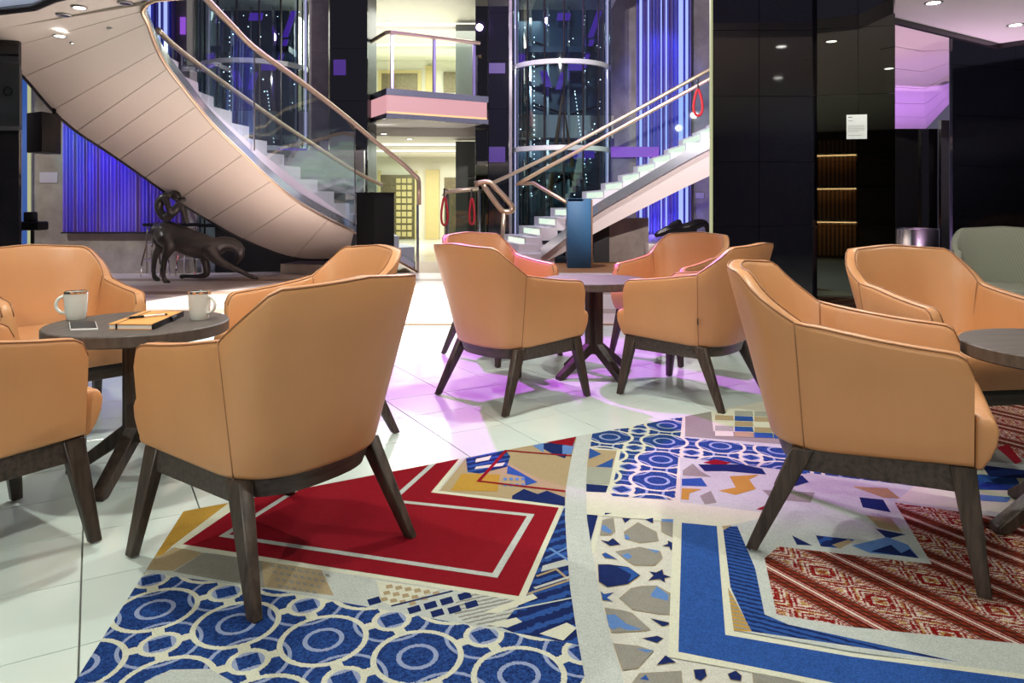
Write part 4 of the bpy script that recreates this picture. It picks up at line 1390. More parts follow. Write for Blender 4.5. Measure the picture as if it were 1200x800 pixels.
MB().box((-4.6, 6.24, 1.95), (0.1, 0.10, 0.2)).build('wall_bracket', M['black_plastic'], sp)
tag(sp, 'large grey-black loudspeaker at the upper left edge with a round tweeter', 'loudspeaker')
s2 = empty('loudspeaker', (0, 0, 0))
l0, l1_, l2_ = pw(31, 7.6)[0], pw(49, 7.45)[0], pw(60, 7.6)[0]
zt, zb_ = 1 + (HZ - 131) / F * 7.5, 1 - (178 - HZ) / F * 7.5
MB().prism([(l0, 7.6), (l1_, 7.45), (l2_, 7.6), (l2_ - 0.05, 7.85), (l0 + 0.03, 7.85)], zb_, zt).build('cabinet', M['black_plastic'], s2, bevel=0.006)
MB().box((l0 + 0.1, 7.86, (zb_ + zt) / 2), (0.06, 0.12, 0.10)).build('bracket', M['black_plastic'], s2)
MB().tube([(l0 + 0.1, 7.9, zt - 0.2), (l0 + 0.1, 7.9, 2.40)], 0.02, 8).build('hanging_pole', M['black_plastic'], s2, smooth=40)
tag(s2, 'small black loudspeaker hanging in front of the marble wall', 'loudspeaker')
st = empty('stage_light', (pw(38, 8.4)[0], 8.4, 0))
MB().box((0, 0, 0.77), (0.26, 0.2, 0.10)).build('body', M['black_plastic'], st, bevel=0.02)
MB().box((-0.02, 0, 0.87), (0.10, 0.12, 0.12)).build('head', M['black_plastic'], st, bevel=0.015)
MB().tube([(-0.10, -0.09, 0.72), (-0.10, -0.115, 0.70)], 0.04, 12).build('lens', M['chrome'], st, smooth=40)
MB().tube([(0, 0, 0.03), (0, 0, 0.73)], 0.02, 8).build('pole', M['black_plastic'], st, smooth=40)
for k in range(3):
    t = 2 * math.pi * k / 3
    MB().tube([(0, 0, 0.3), (0.3 * math.cos(t), 0.3 * math.sin(t), 0.012)], 0.011, 6).build('leg', M['black_plastic'], st)
tag(st, 'small black stage light on a stand beside the black pillar', 'stage light')
# ---------------------------------------------------------------- curved staircase on the left
PAIR = [((415, 272, 10.2), (408, 303, 11.0)), ((385, 257, 9.7), (345, 302, 10.75)), ((350, 237, 9.1), (285, 280, 10.35)),
        ((318, 212, 8.55), (245, 258, 10.1)), ((285, 181, 7.95), (208, 235, 9.85)), ((252, 149, 7.35), (170, 208, 9.45)),
        ((231, 124, 6.90), (140, 187, 9.05)), ((213, 101, 6.5), (115, 170, 8.7)), ((197, 80, 6.15), (90, 153.5, 8.4)),
        ((185, 59, 5.8), (62, 129, 7.95)), ((173, 27, 5.3), (28, 90, 7.3)), ((167, 13, 5.15), (-5, 60, 6.7)), ((172, 5, 5.07), (-40, 40, 6.1))]
E1 = crom([W(*p) for p, q in PAIR], 6)
E2 = crom([W(*q) for p, q in PAIR], 6)
ls = empty('curved_staircase', (0, 0, 0))
for i in range(len(PAIR) - 1):
    A, B = E1[i * 6:i * 6 + 7], E2[i * 6:i * 6 + 7]
    dA, dB = (A[-1] - A[0]).normalized() * 0.004, (B[-1] - B[0]).normalized() * 0.006
    A = [A[0] + dA] + A[1:-1] + [A[-1] - dA]
    B = [B[0] + dB] + B[1:-1] + [B[-1] - dB]
    cuts = [0, 0.33, 0.67, 1.0]
    m = MB()
    R_ = [[a.lerp(b, c) for a, b in zip(A, B)] for c in cuts]
    m.slab(R_[0], R_[-1], (0.0, 0.0, 0.03))
    m.build('soffit_panel', M['soffit'], ls, smooth=30)
MB().strip([p + Vector((0, 0.0, 0.018)) for p in E1], [p + Vector((0, 0, 0.018)) for p in E2]).build('soffit_backing', M['seam_dark'], ls, smooth=True)
up = Vector((0, 0, 1))
# extend the inner edge along the ceiling opening
top = [W(182, 0, 5.03), Vector((-2.1, 4.97, CEIL)), Vector((-1.2, 4.95, CEIL))]
EE = [W(488, 316, 11.0), W(455, 300, 10.65)] + E1 + top
EE[0].z, EE[1].z = 0.02, 0.28
MB().tube(EE, 0.016, 8).build('brass_edge', M['brass'], ls, smooth=True)
def band_h(i, n):
    return 0.26
SB = [p + Vector((-0.015, 0, 0.02)) for p in EE]
ST = [p + Vector((-0.015, 0, 0.14)) for p in EE]
MB().slab(SB, ST, (-0.02, 0.01, 0)).build('mirror_stringer', M['mirror_band'], ls, smooth=40)
MB().tube(E2, 0.022, 8).build('outer_edge_trim', M['dark_trim'], ls, smooth=True)
OUT = [p + Vector((0, 0, 0)) for p in E2]
MB().strip([p + Vector((0, 0.02, 0)) for p in E2], [p + Vector((0, 0.05, 0.35)) for p in E2]).build('outer_stringer', M['seam_dark'], ls)
# depth of the inner edge for a picture column
DT = sorted([(p[0], p[2]) for p, q in PAIR if p[0] > 175] + [(488, 11.0), (455, 10.65)])
cor = [(201, 66), (213, 86), (236, 107), (254, 125), (275, 144), (295, 162), (316, 179), (336, 194), (355, 210), (375, 224), (394, 238), (412, 251), (432, 264), (452, 277), (470, 290), (488, 303)]
ET = sorted([(p[0], p[1]) for p, q in PAIR if p[0] > 175] + [(488, 316), (455, 300)])
def e1_y(x):
    return lerp_tab(ET, x)
prev = None
for k in range(len(cor) - 1):
    (x0, y0), (x1_, y1_) = cor[k], cor[k + 1]
    p0, p1 = W(x0, y0, lerp_tab(DT, x0)), W(x1_, y1_, lerp_tab(DT, x1_))
    zt = p0.z                           # top of this step
    def ruling(p):
        j = min(range(len(E1)), key=lambda i: (E1[i].to_2d() - p.to_2d()).length)
        return (E2[j].to_2d() - E1[j].to_2d()).normalized() * 1.0
    n0, n1 = ruling(p0), ruling(p1)
    if x1_ > 415:
        n0 = n1 = Vector((-0.30, 0.95))
    off = Vector((-0.03, 0.0))
    P = [p0.to_2d() + off, p1.to_2d() + off, p1.to_2d() + n1, p0.to_2d() + n0]
    zl0, zl1 = W(x0, e1_y(x0), lerp_tab(DT, x0)).z, W(x1_, e1_y(x1_), lerp_tab(DT, x1_)).z
    zlo = [max(min(zl0 + 0.04, zt - 0.05), 0.0), max(min(zl1 + 0.04, zt - 0.05), 0.0)]
    m = MB().hexa([(q[0], q[1], zlo[(0, 1, 1, 0)[j]]) for j, q in enumerate(P)], [(q[0], q[1], zt) for q in P])
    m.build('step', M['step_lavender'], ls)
# near balustrade: glass and brass rail
rail2 = [(490, 209), (470, 190), (440, 166), (400, 132.5), (350, 94), (298, 56), (270, 28), (243, 0), (225, -18), (212, -34)]
R2 = crom([W(x, y, lerp_tab(DT, x)) for x, y in rail2], 5)
MB().tube([W(491, 240, 11.0), W(491, 214, 11.0)] + R2, 0.034, 10).build('handrail', M['brass'], ls, smooth=True)
def step_y(x):
    return lerp_tab(cor, x)
def rail_y(x):
    return lerp_tab(sorted(rail2), x)
for xa, xb in ((236, 297), (299, 415), (417, 489)):
    xs = [xa + (xb - xa) * k / 10 for k in range(11)]
    A = [W(x, rail_y(x) + 4, lerp_tab(DT, x)) for x in xs]
    B = [W(x, step_y(x) + 8, lerp_tab(DT, x)) for x in xs]
    MB().strip(A, B).build('glass_panel', M['rail_glass'], ls, smooth=True)
for x in (298, 416):
    p0, p1 = W(x, rail_y(x) + 2, lerp_tab(DT, x)), W(x, step_y(x) + 12, lerp_tab(DT, x))
    MB().tube([p0, p1], 0.008, 6).build('glass_joint', M['steel'], ls)
MB().tube([W(489.5, 240, 11.0), Vector((W(489.5, 240, 11.0)[0], 11.0, 0.0))], 0.02, 8).build('newel_post', M['steel'], ls, smooth=40)
# far balustrade
rail1 = [(448, 217, 12.2), (420, 203, 11.8), (380, 178, 11.2), (340, 152, 10.6), (300, 124.5, 9.9), (260, 96, 9.2), (225, 70, 8.5), (200, 50, 8.0), (185, 35, 7.6)]
R1 = crom([W(*p) for p in rail1], 4)
MB().tube(R1, 0.032, 10).build('handrail', M['brass_pale'], ls, smooth=True)
MB().strip(R1, [p - up * 0.85 for p in R1]).build('glass_panel', M['rail_glass'], ls, smooth=True)
# dark base block at the foot and floor plinth
MB().prism([(-3.35, 10.62), (-2.35, 10.35), (-2.2, 11.1), (-3.2, 11.3)], 0, 0.16).build('foot_plinth', M['marble_grey'], ls)
tag(ls, 'sweeping curved staircase at left with cream panelled underside and brass handrails', 'staircase')
# flat ceiling between the soffit and the coffer
pts = [PAIR[-1][0], PAIR[-1][1]]
q = [E1[-1], W(182, 0, 5.03), Vector((-2.2, 4.96, CEIL)), Vector((-2.4, 4.75, CEIL)), Vector((-2.85, 4.9, CEIL)), Vector((-3.16, 5.067, CEIL)), Vector((-3.44, 5.287, CEIL)),
     Vector((-3.77, 5.40, CEIL)), Vector((-4.6, 5.65, CEIL)), Vector((-6.0, 5.95, CEIL)), Vector((-6.0, 6.6, CEIL)), E2[-1] + Vector((-0.4, 0.3, 0)), E2[-1]]
m = MB().prism([(p[0], p[1]) for p in q], CEIL - 0.004, CEIL + 0.03)
cl = struct(m.build('ceiling_landing', M['soffit']), 'flat cream underside of the landing at the upper left')
MB().box((-6.9, 6.6, CEIL + 0.03), (2.6, 1.6, 0.05)).build('filler_panel', M['soffit'], cl)
for (x, y, on, lab) in ((93, 9, True, 'lit round downlight near the top edge in the stair underside'), (70, 42, True, 'lit round downlight lowest left in the stair underside'),
                        (90, 51, True, 'brightest round downlight in the stair underside, rightmost of the lit pair'),
                        (75, 18, False, 'unlit round downlight between the lit ones in the stair underside'),
                        (134, 34, False, 'unlit oval downlight nearest the mirrored edge of the stair underside'),
                        (147, 4, False, 'unlit downlight at the top edge of the stair underside')):
    # height of the underside there
    z = CEIL if y < 30 else 2.36
    p = G(x, y, z - 0.012)
    t = downlight(p.to_2d(), lab, z=z - 0.012, r=0.05, on=on, grp='downlights in the underside of the left staircase')
# statues ------------------------------------------------------------------
def body_mesh(name, chains, mat, voxel=0.014):
    """one continuous surface grown round tapering chains of (x, y, z, radius)"""
    m = MB()
    for ch in chains:
        pts = crom(ch, 5)
        P = [Vector(p[:3]) for p in pts]
        R = [max(p[3], 0.008) for p in pts]
        d0, d1 = (P[0] - P[1]).normalized(), (P[-1] - P[-2]).normalized()
        P = [P[0] + d0 * R[0] * 0.9, P[0] + d0 * R[0] * 0.6] + P + [P[-1] + d1 * R[-1] * 0.6, P[-1] + d1 * R[-1] * 0.9]
        R = [R[0] * 0.35, R[0] * 0.78] + R + [R[-1] * 0.78, R[-1] * 0.35]
        m.tube(P, R, 12)
    me = m.mesh(name, M[mat])
    o = bpy.data.objects.new(name, me)
    COL.objects.link(o)
    rm = o.modifiers.new('remesh', 'REMESH')
    rm.mode = 'VOXEL'
    rm.voxel_size = voxel
    sm = o.modifiers.new('smooth', 'SMOOTH')
    sm.factor, sm.iterations = 0.5, 5
    dg = bpy.context.evaluated_depsgraph_get()
    ev = bpy.data.meshes.new_from_object(o.evaluated_get(dg))
    bpy.data.objects.remove(o)
    ev.materials.clear()
    ev.materials.append(M[mat])
    ev.polygons.foreach_set('use_smooth', [True] * len(ev.polygons))
    ev.name = name
    return ev
SD = 9.55
k_ = SD / F / 6.155
sx0 = (150 - CX) / F * SD
def SV(x, y, dy, r):
    return ((sx0 + x * k_) * (SD + dy) / SD, SD + dy, 1 - (210 + y / 6.155 - HZ) / F * SD, r)
HC = [[SV(212, 372, 0, 0.10), SV(262, 385, 0, 0.165), SV(350, 415, 0, 0.165), SV(450, 458, 0, 0.178), SV(550, 488, 0, 0.165), SV(625, 488, 0, 0.13), SV(690, 468, 0.03, 0.105), SV(745, 468, 0.05, 0.088), SV(788, 492, 0.06, 0.075)],
      [SV(788, 482, 0.06, 0.072), SV(808, 530, 0.06, 0.064), SV(797, 575, 0.06, 0.046), SV(772, 612, 0.06, 0.032)],
      [SV(800, 462, 0.03, 0.022), SV(830, 490, 0.02, 0.014), SV(852, 515, 0.02, 0.008)],
      [SV(275, 420, -0.08, 0.125), SV(302, 480, -0.10, 0.088), SV(268, 562, -0.11, 0.046), SV(256, 640, -0.11, 0.034), SV(258, 700, -0.11, 0.030), SV(268, 724, -0.115, 0.036), SV(290, 738, -0.12, 0.034)],
      [SV(238, 420, 0.08, 0.115), SV(236, 490, 0.10, 0.072), SV(200, 550, 0.11, 0.043), SV(185, 640, 0.11, 0.032), SV(186, 692, 0.11, 0.029), SV(196, 716, 0.11, 0.035), SV(218, 729, 0.10, 0.033)],
      [SV(590, 515, -0.08, 0.105), SV(645, 572, -0.12, 0.072), SV(710, 610, -0.14, 0.046), SV(800, 650, -0.16, 0.035), SV(870, 684, -0.17, 0.028), SV(895, 692, -0.17, 0.034), SV(932, 702, -0.17, 0.024)],
      [SV(545, 540, 0.05, 0.085), SV(560, 610, 0.06, 0.052), SV(568, 685, 0.06, 0.042), SV(500, 703, 0.06, 0.030), SV(420, 701, 0.06, 0.026), SV(388, 704, 0.06, 0.036)],
      [SV(212, 330, 0, 0.045), SV(196, 390, 0, 0.042), SV(200, 450, 0, 0.036), SV(214, 482, 0, 0.018)]]
horse = link('bronze_horse_statue', body_mesh('bronze_horse_statue', HC, 'bronze_patina'))
tag(horse, 'dark bronze statue of a bowing horse with one foreleg stretched forward', 'statue')
FC = [[SV(262, 272, 0, 0.058), SV(228, 228, 0, 0.054), SV(226, 172, 0, 0.058), SV(262, 130, 0, 0.060), SV(300, 116, 0, 0.042)],
      [SV(318, 112, 0, 0.032), SV(345, 110, 0, 0.050), SV(362, 126, 0, 0.042)], [SV(312, 98, 0, 0.018), SV(345, 92, 0, 0.030)]]
for sy in (-1, 1):
    FC.append([SV(272, 142, 0.08 * sy, 0.044), SV(290, 195, 0.10 * sy, 0.036), SV(306, 238, 0.10 * sy, 0.032), SV(352, 182, 0.07 * sy, 0.026), SV(402, 146, 0.03 * sy, 0.032)])
    FC.append([SV(285, 275, 0.06 * sy, 0.058), SV(335, 232, 0.07 * sy, 0.048), SV(378, 192, 0.06 * sy, 0.040), SV(402, 245, 0.07 * sy, 0.034), SV(424, 312, 0.07 * sy, 0.026)])
fig = link('bronze_figure', body_mesh('bronze_figure', FC, 'bronze_patina', 0.010))
tag(fig, 'small crouching bronze figure hugging its knees on the rump of the horse statue', 'statue')
RD = 12.0
def RV(px, py, dy, r):
    p = W(px, py, RD)
    return (p[0], p[1] + dy, p[2], r)
RC = [[RV(770, 275, 0, 0.05), RV(785, 269, 0, 0.08), RV(797, 268, 0, 0.07), RV(808, 266, 0, 0.09), RV(818, 262, 0, 0.085), RV(827, 262, 0, 0.05), RV(829, 270, 0, 0.035), RV(829, 278, 0, 0.03)],
      [RV(788, 264, 0.02, 0.05), RV(796, 260, 0.02, 0.05)], [RV(812, 268, 0.08, 0.07), RV(815, 275, 0.1, 0.05), RV(800, 280, 0.1, 0.035)]]
rec = link('reclining_statue', body_mesh('reclining_statue', RC, 'bronze_black', 0.018))
tag(rec, 'black reclining sculpture under the right curtain, just left of the broad black pillar', 'statue')
pd = MB().prism([(2.2, 11.85), (3.3, 11.85), (3.3, 12.25), (2.2, 12.25)], 0, 0.385).build('statue_plinth', M['marble_grey'], bevel=0.01)
tag(pd, 'low stone plinth under the black reclining sculpture', 'plinth')
# bar counter and stools under the stair ------------------------------------
bc = empty('bar_counter', (0, 0, 0))
MB().prism([(-4.45, 11.0), (-2.5, 11.25), (-2.5, 11.75), (-4.5, 11.6)], 0, 0.68).build('front', M['black_void'], bc)
MB().prism([(-4.66, 10.9), (-2.5, 11.18), (-2.5, 11.8), (-4.66, 11.65)], 0.68, 0.73).build('counter_top', M['black_plastic'], bc)
MB().prism([(-4.6, 11.9), (-2.4, 11.9), (-2.4, 12.0), (-4.6, 12.0)], 0, 1.9).build('back_panel', M['marble_grey'], bc)
tag(bc, 'black bar counter tucked under the curved staircase', 'counter')
for k, (x, z, h, mt) in enumerate(((-4.15, 0.732, 0.30, 'led_white'), (-4.05, 0.732, 0.26, 'brass'), (-3.90, 0.732, 0.28, 'podium_blue'), (-3.75, 0.732, 0.22, 'red_orange'), (-3.62, 0.732, 0.20, 'red_orange'))):
    mt = 'paper' if mt == 'led_white' else mt
    o = MB().lathe([(0.0, 0.0), (0.035, 0.0), (0.036, h * 0.6), (0.012, h * 0.75), (0.012, h), (0.0, h)], (x, 11.45, z), 12).build('bottle', M[mt], smooth=40)
    tag(o, ['pale bottle at the left end of the bar counter', 'brass-coloured bottle on the bar counter', 'blue bottle on the bar counter', 'left orange bottle on the bar counter', 'right orange bottle on the bar counter'][k], 'bottle', 'bottles on the bar counter')
def stool(px, d, lab):
    t = empty('bar_stool', (pw(px, d)[0], d, 0))
    MB().lathe([(0.0, 0.71), (0.15, 0.71), (0.165, 0.725), (0.165, 0.745), (0.15, 0.755), (0.0, 0.755)], seg=24).build('seat', M['black_plastic'], t, smooth=40)
    for k in range(4):
        a = math.pi / 4 + k * math.pi / 2
        c, s = math.cos(a), math.sin(a)
        MB().tube([(c * 0.10, s * 0.10, 0.70), (c * 0.12, s * 0.12, 0.45), (c * 0.18, s * 0.18, 0.20), (c * 0.19, s * 0.19, 0.005)], 0.012, 6).build('leg', M['chrome'], t, smooth=40)
    for z, r in ((0.25, 0.165), (0.47, 0.118)):
        MB().tube([(r * math.cos(q * math.pi / 8), r * math.sin(q * math.pi / 8), z) for q in range(16)], 0.008, 6, closed=True).build('foot_ring', M['chrome'], t, smooth=True)
    tag(t, lab, 'stool', 'chrome bar stools behind the statue')
stool(182, 10.3, 'chrome bar stool with black seat behind the hind legs of the horse statue')
stool(222, 10.45, 'chrome bar stool with black seat behind the belly of the horse statue')
# podiums -------------------------------------------------------------------
bp = empty('black_podium', (pw(439.5, 9.95)[0], 9.95, 0), )
w_ = 45 / F * 9.95
MB().prism([(-w_ / 2, 0.02), (0.02, -0.16), (w_ / 2, 0.0), (0.02, 0.30)], 0, 1.165).build('cabinet', M['podium_black'], bp, bevel=0.004)
MB().prism([(-w_ / 2 - 0.01, 0.02), (0.02, -0.17), (w_ / 2 + 0.01, 0.0), (0.02, 0.31)], 1.165, 1.18).build('top', M['podium_black'], bp)
tag(bp, 'tall black podium at the foot of the left staircase', 'podium')
lp = empty('blue_podium', (pw(679, 11.7)[0], 11.7, 0))
MB().box((0, 0.15, 0.55), (0.375, 0.30, 1.10)).build('front_panel', M['podium_blue'], lp, bevel=0.004)
MB().box((0.20, 0.15, 0.55), (0.02, 0.30, 1.09)).build('side_panel', M['slat_wood'], lp)
MB().box((-0.06, 0.05, 1.09), (0.24, 0.10, 0.035)).build('reading_ledge', M['black_plastic'], lp)
MB().box((0, 0.16, 1.105), (0.39, 0.32, 0.02)).build('top', M['podium_blue'], lp)
tag(lp, 'blue panelled lectern at the foot of the right staircase', 'lectern')
# ---------------------------------------------------------------- dance floor in front of the stairs
df = empty('dance_floor')
MB().prism([(-8.0, 6.15), (1.6, 6.15), (2.6, 8.9), (2.6, 13.0), (-2.2, 13.0), (-2.2, 10.7), (-8.0, 10.7)], 0.0, 0.006).build('floor_edge', M['slat_wood'], df)
for k in range(16):
    y0 = 6.19 + k * 0.29
    x1 = 1.5 if y0 < 8.6 else 2.5
    MB().box(((-7.9 + x1) / 2, y0 + 0.14, 0.006), (x1 + 7.9, 0.282, 0.006)).build('board', M['stage_wood' if k % 5 == 2 else 'dance_board'], df)
df['kind'] = 'structure'
df['label'] = 'pale polished dance floor boards below the curved staircase'
fa = struct(MB().prism([(-9.0, 10.7), (-2.2, 10.7), (-2.2, 13.0), (2.6, 13.0), (2.6, 8.9), (8.0, 8.9), (8.0, 22.0), (-9.0, 22.0)], -0.011, 0.0).build('floor_atrium', M['atrium_stone']), 'pale stone floor of the atrium and the corridor')
# ---------------------------------------------------------------- right staircase
rs = empty('straight_staircase')
rcor = [(590, 274), (608, 264), (626, 253.5), (645, 243.5), (664, 234), (682, 224.5), (704, 215), (724, 205.5), (742, 195.5), (760, 186), (778, 176), (795, 165), (811, 156.5), (827, 148), (845, 139), (862, 130), (880, 121), (900, 111)]
def dfar(x): return 14.4 - (x - 590) * 0.0040
def dnear(x): return 12.9 - (x - 590) * 0.0040
NR, FRr = [], []
pts = []
for x, y in rcor:
    pf = W(x, y, dfar(x))
    xn = x + 26
    pn_ = Vector(((xn - CX) / F * dnear(xn), dnear(xn), pf.z))
    pts.append((pf, pn_))
for k in range(len(pts) - 1):
    (a, b), (c, d) = pts[k], pts[k + 1]
    z = a.z
    P = [a.to_2d(), b.to_2d(), d.to_2d() + Vector((0.02, 0)), c.to_2d() + Vector((0.02, 0))]
    st_ = MB().hexa([(q[0], q[1], max(z - 0.22, 0)) for q in P], [(q[0], q[1], z) for q in P]).build('step', M['step_white'], rs)
    # emissive strip on the riser face
    e0, e1 = a.to_2d().lerp(b.to_2d(), 0.25), a.to_2d().lerp(b.to_2d(), 0.95)
    MB().hexa([(e0[0] - 0.006, e0[1], z - 0.13), (e1[0] - 0.006, e1[1], z - 0.13), (e1[0] + 0.002, e1[1], z - 0.13), (e0[0] + 0.002, e0[1], z - 0.13)],
              [(e0[0] - 0.006, e0[1], z - 0.03), (e1[0] - 0.006, e1[1], z - 0.03), (e1[0] + 0.002, e1[1], z - 0.03), (e0[0] + 0.002, e0[1], z - 0.03)]).build('riser_strip', M['riser_glow'], st_)
# bottom landing slabs
a, b = pts[0]
MB().prism([(a[0] - 0.45, a[1]), (b[0] - 0.42, b[1] - 0.1), (b[0] + 0.5, b[1] - 0.1), (a[0] + 0.5, a[1])], 0, 0.17).build('step', M['step_white'], rs)
MB().prism([(a[0] - 0.15, a[1]), (b[0] - 0.12, b[1] - 0.05), (b[0] + 0.5, b[1] - 0.05), (a[0] + 0.5, a[1])], 0.17, 0.33).build('step', M['step_white'], rs)
# near side: mirrored stringer over the cream soffit band
tl = [(634, 301), (660, 281), (696, 252), (740, 226), (800, 191), (834, 173), (880, 150), (930, 125)]
bl_ = [(640, 306), (662, 295), (696, 274), (740, 251), (800, 221), (834, 205), (880, 185), (930, 163)]
TL = crom([W(x, y, dnear(x)) for x, y in tl], 4)
BLn = crom([W(x, y, dnear(x)) for x, y in bl_], 4)
MB().slab(TL, BLn, (0, 0.25, 0.0)).build('soffit_band', M['soffit_right'], rs, smooth=40)
UP = [p + Vector((0, -0.06, 0.17)) for p in TL]
MB().slab(UP, [p + Vector((0, -0.06, 0)) for p in TL], (0, 0.03, 0)).build('mirror_stringer', M['mirror_band'], rs, smooth=40)
MB().strip([p + Vector((0, 0.25, 0)) for p in BLn], [Vector((p[0], p[1] + 1.5, p[2] + 0.12)) for p in BLn]).build('soffit_underside', M['soffit_right'], rs, smooth=True)
# rails and glass
ra = [(577, 214.5), (600, 204), (652, 179), (720, 143), (780, 110), (834, 80), (890, 50)]
RA = crom([W(x, y, dfar(x)) for x, y in ra], 4)
MB().tube(RA, 0.038, 8).build('handrail', M['brass_pale'], rs, smooth=True)
rb = [(606, 216), (640, 197), (670, 181), (720, 154), (780, 121), (834, 91), (890, 61)]
RB = crom([W(x, y, dnear(x)) for x, y in rb], 4)
MB().tube([W(672, 241, 12.3), W(648, 228, 12.5), W(625, 214.5, 12.7), W(615, 215, 12.85)] + RB, 0.034, 8).build('handrail', M['brass'], rs, smooth=True)
for RR, lo in ((RA, 0.95), (RB, 0.95)):
    n = len(RR)
    for i0, i1 in ((0, n // 3), (n // 3, 2 * n // 3), (2 * n // 3, n - 1)):
        seg = RR[i0:i1 + 1]
        MB().strip(seg, [Vector((p[0], p[1], max(p[2] - lo, 0.0))) for p in seg]).build('glass_panel', M['rail_glass'], rs, smooth=True)
# hairpin end of the far rail
hp = [(556, 215.5), (572, 213), (581, 220), (600, 241), (600, 246.5), (594, 248.5), (587, 245), (574, 228), (566, 216)]
MB().tube(crom([W(x, y, 12.6) for x, y in hp], 3), 0.045, 8).build('handrail_loop', M['brass'], rs, smooth=True)
MB().tube([W(591, 249, 12.6), Vector((W(586, 285, 12.6)[0], 12.6, 0.0))], 0.035, 8).build('newel_post', M['brass'], rs, smooth=True)
# dark recess and marble block under the stair
MB().prism([pw(696, 12.9), pw(714, 12.9), pw(714, 13.6), pw(696, 13.6)], 0, 0.75).build('under_recess', M['black_void'], rs)
MB().prism([pw(714, 13.0), pw(760, 13.2), pw(760, 13.9), pw(714, 13.9)], 0, 0.78).build('under_block', M['marble_grey'], rs)
tag(rs, 'glass-sided staircase with glowing white steps rising right behind the black pillar', 'staircase')

# red rope loop hanging on the stair glass
def rope(px, py0, py1, w, d, lab):
    c = Vector(((px - CX) / F * d, d - 0.03, 0))
    z0, z1 = 1 - (py0 - HZ) / F * d, 1 - (py1 - HZ) / F * d
    hw = w / F * d / 2
    r = empty('rope_loop', (c[0], c[1], z1))
    P = []
    for k in range(20):
        t = 2 * math.pi * k / 20
        f = 0.5 - 0.5 * math.cos(t)          # 0 at bottom, 1 on top
        P.append((hw * math.sin(t) * (1.0 - 0.62 * f), 0, (z0 - z1) * f))
    MB().tube(P, 0.022, 8, closed=True).build('rope', M['red_rope'], r, smooth=True)
    MB().tube([(0, 0, z0 - z1 - 0.02), (0, 0, z0 - z1 + 0.17)], 0.02, 8).build('hook', M['chrome'], r, smooth=40)
    tag(r, lab, 'rope', 'red barrier ropes')
rope(817.5, 105, 136, 14, 12.0, 'red rope loop hanging on the glass of the right staircase')
rope(521, 231, 264, 10, 14.0, 'left red rope loop hanging from the corridor railing')
rope(553, 232, 263, 8, 14.0, 'right red rope loop hanging from the corridor railing')
gr = empty('corridor_railing', (0, 0, 0))
MB().tube([W(520, 230, 14.0), W(523, 225, 14.0), W(540, 223, 14.0), W(561, 221, 14.0)], 0.045, 8).build('rail', M['brass_pale'], gr, smooth=True)
for px in (524, 561.5):
    MB().tube([W(px, 222, 14.0), Vector((W(px, 222, 14.0)[0], 14.0, 0))], 0.035, 8).build('post', M['steel'], gr, smooth=40)
A = [W(526, 227, 14.02), W(560, 224, 14.02)]
MB().strip(A, [Vector((p[0], p[1], 0.1)) for p in A]).build('glass_panel', M['smoke_glass'], gr)
tag(gr, 'low brass railing with smoked glass and two red ropes before the corridor', 'railing')

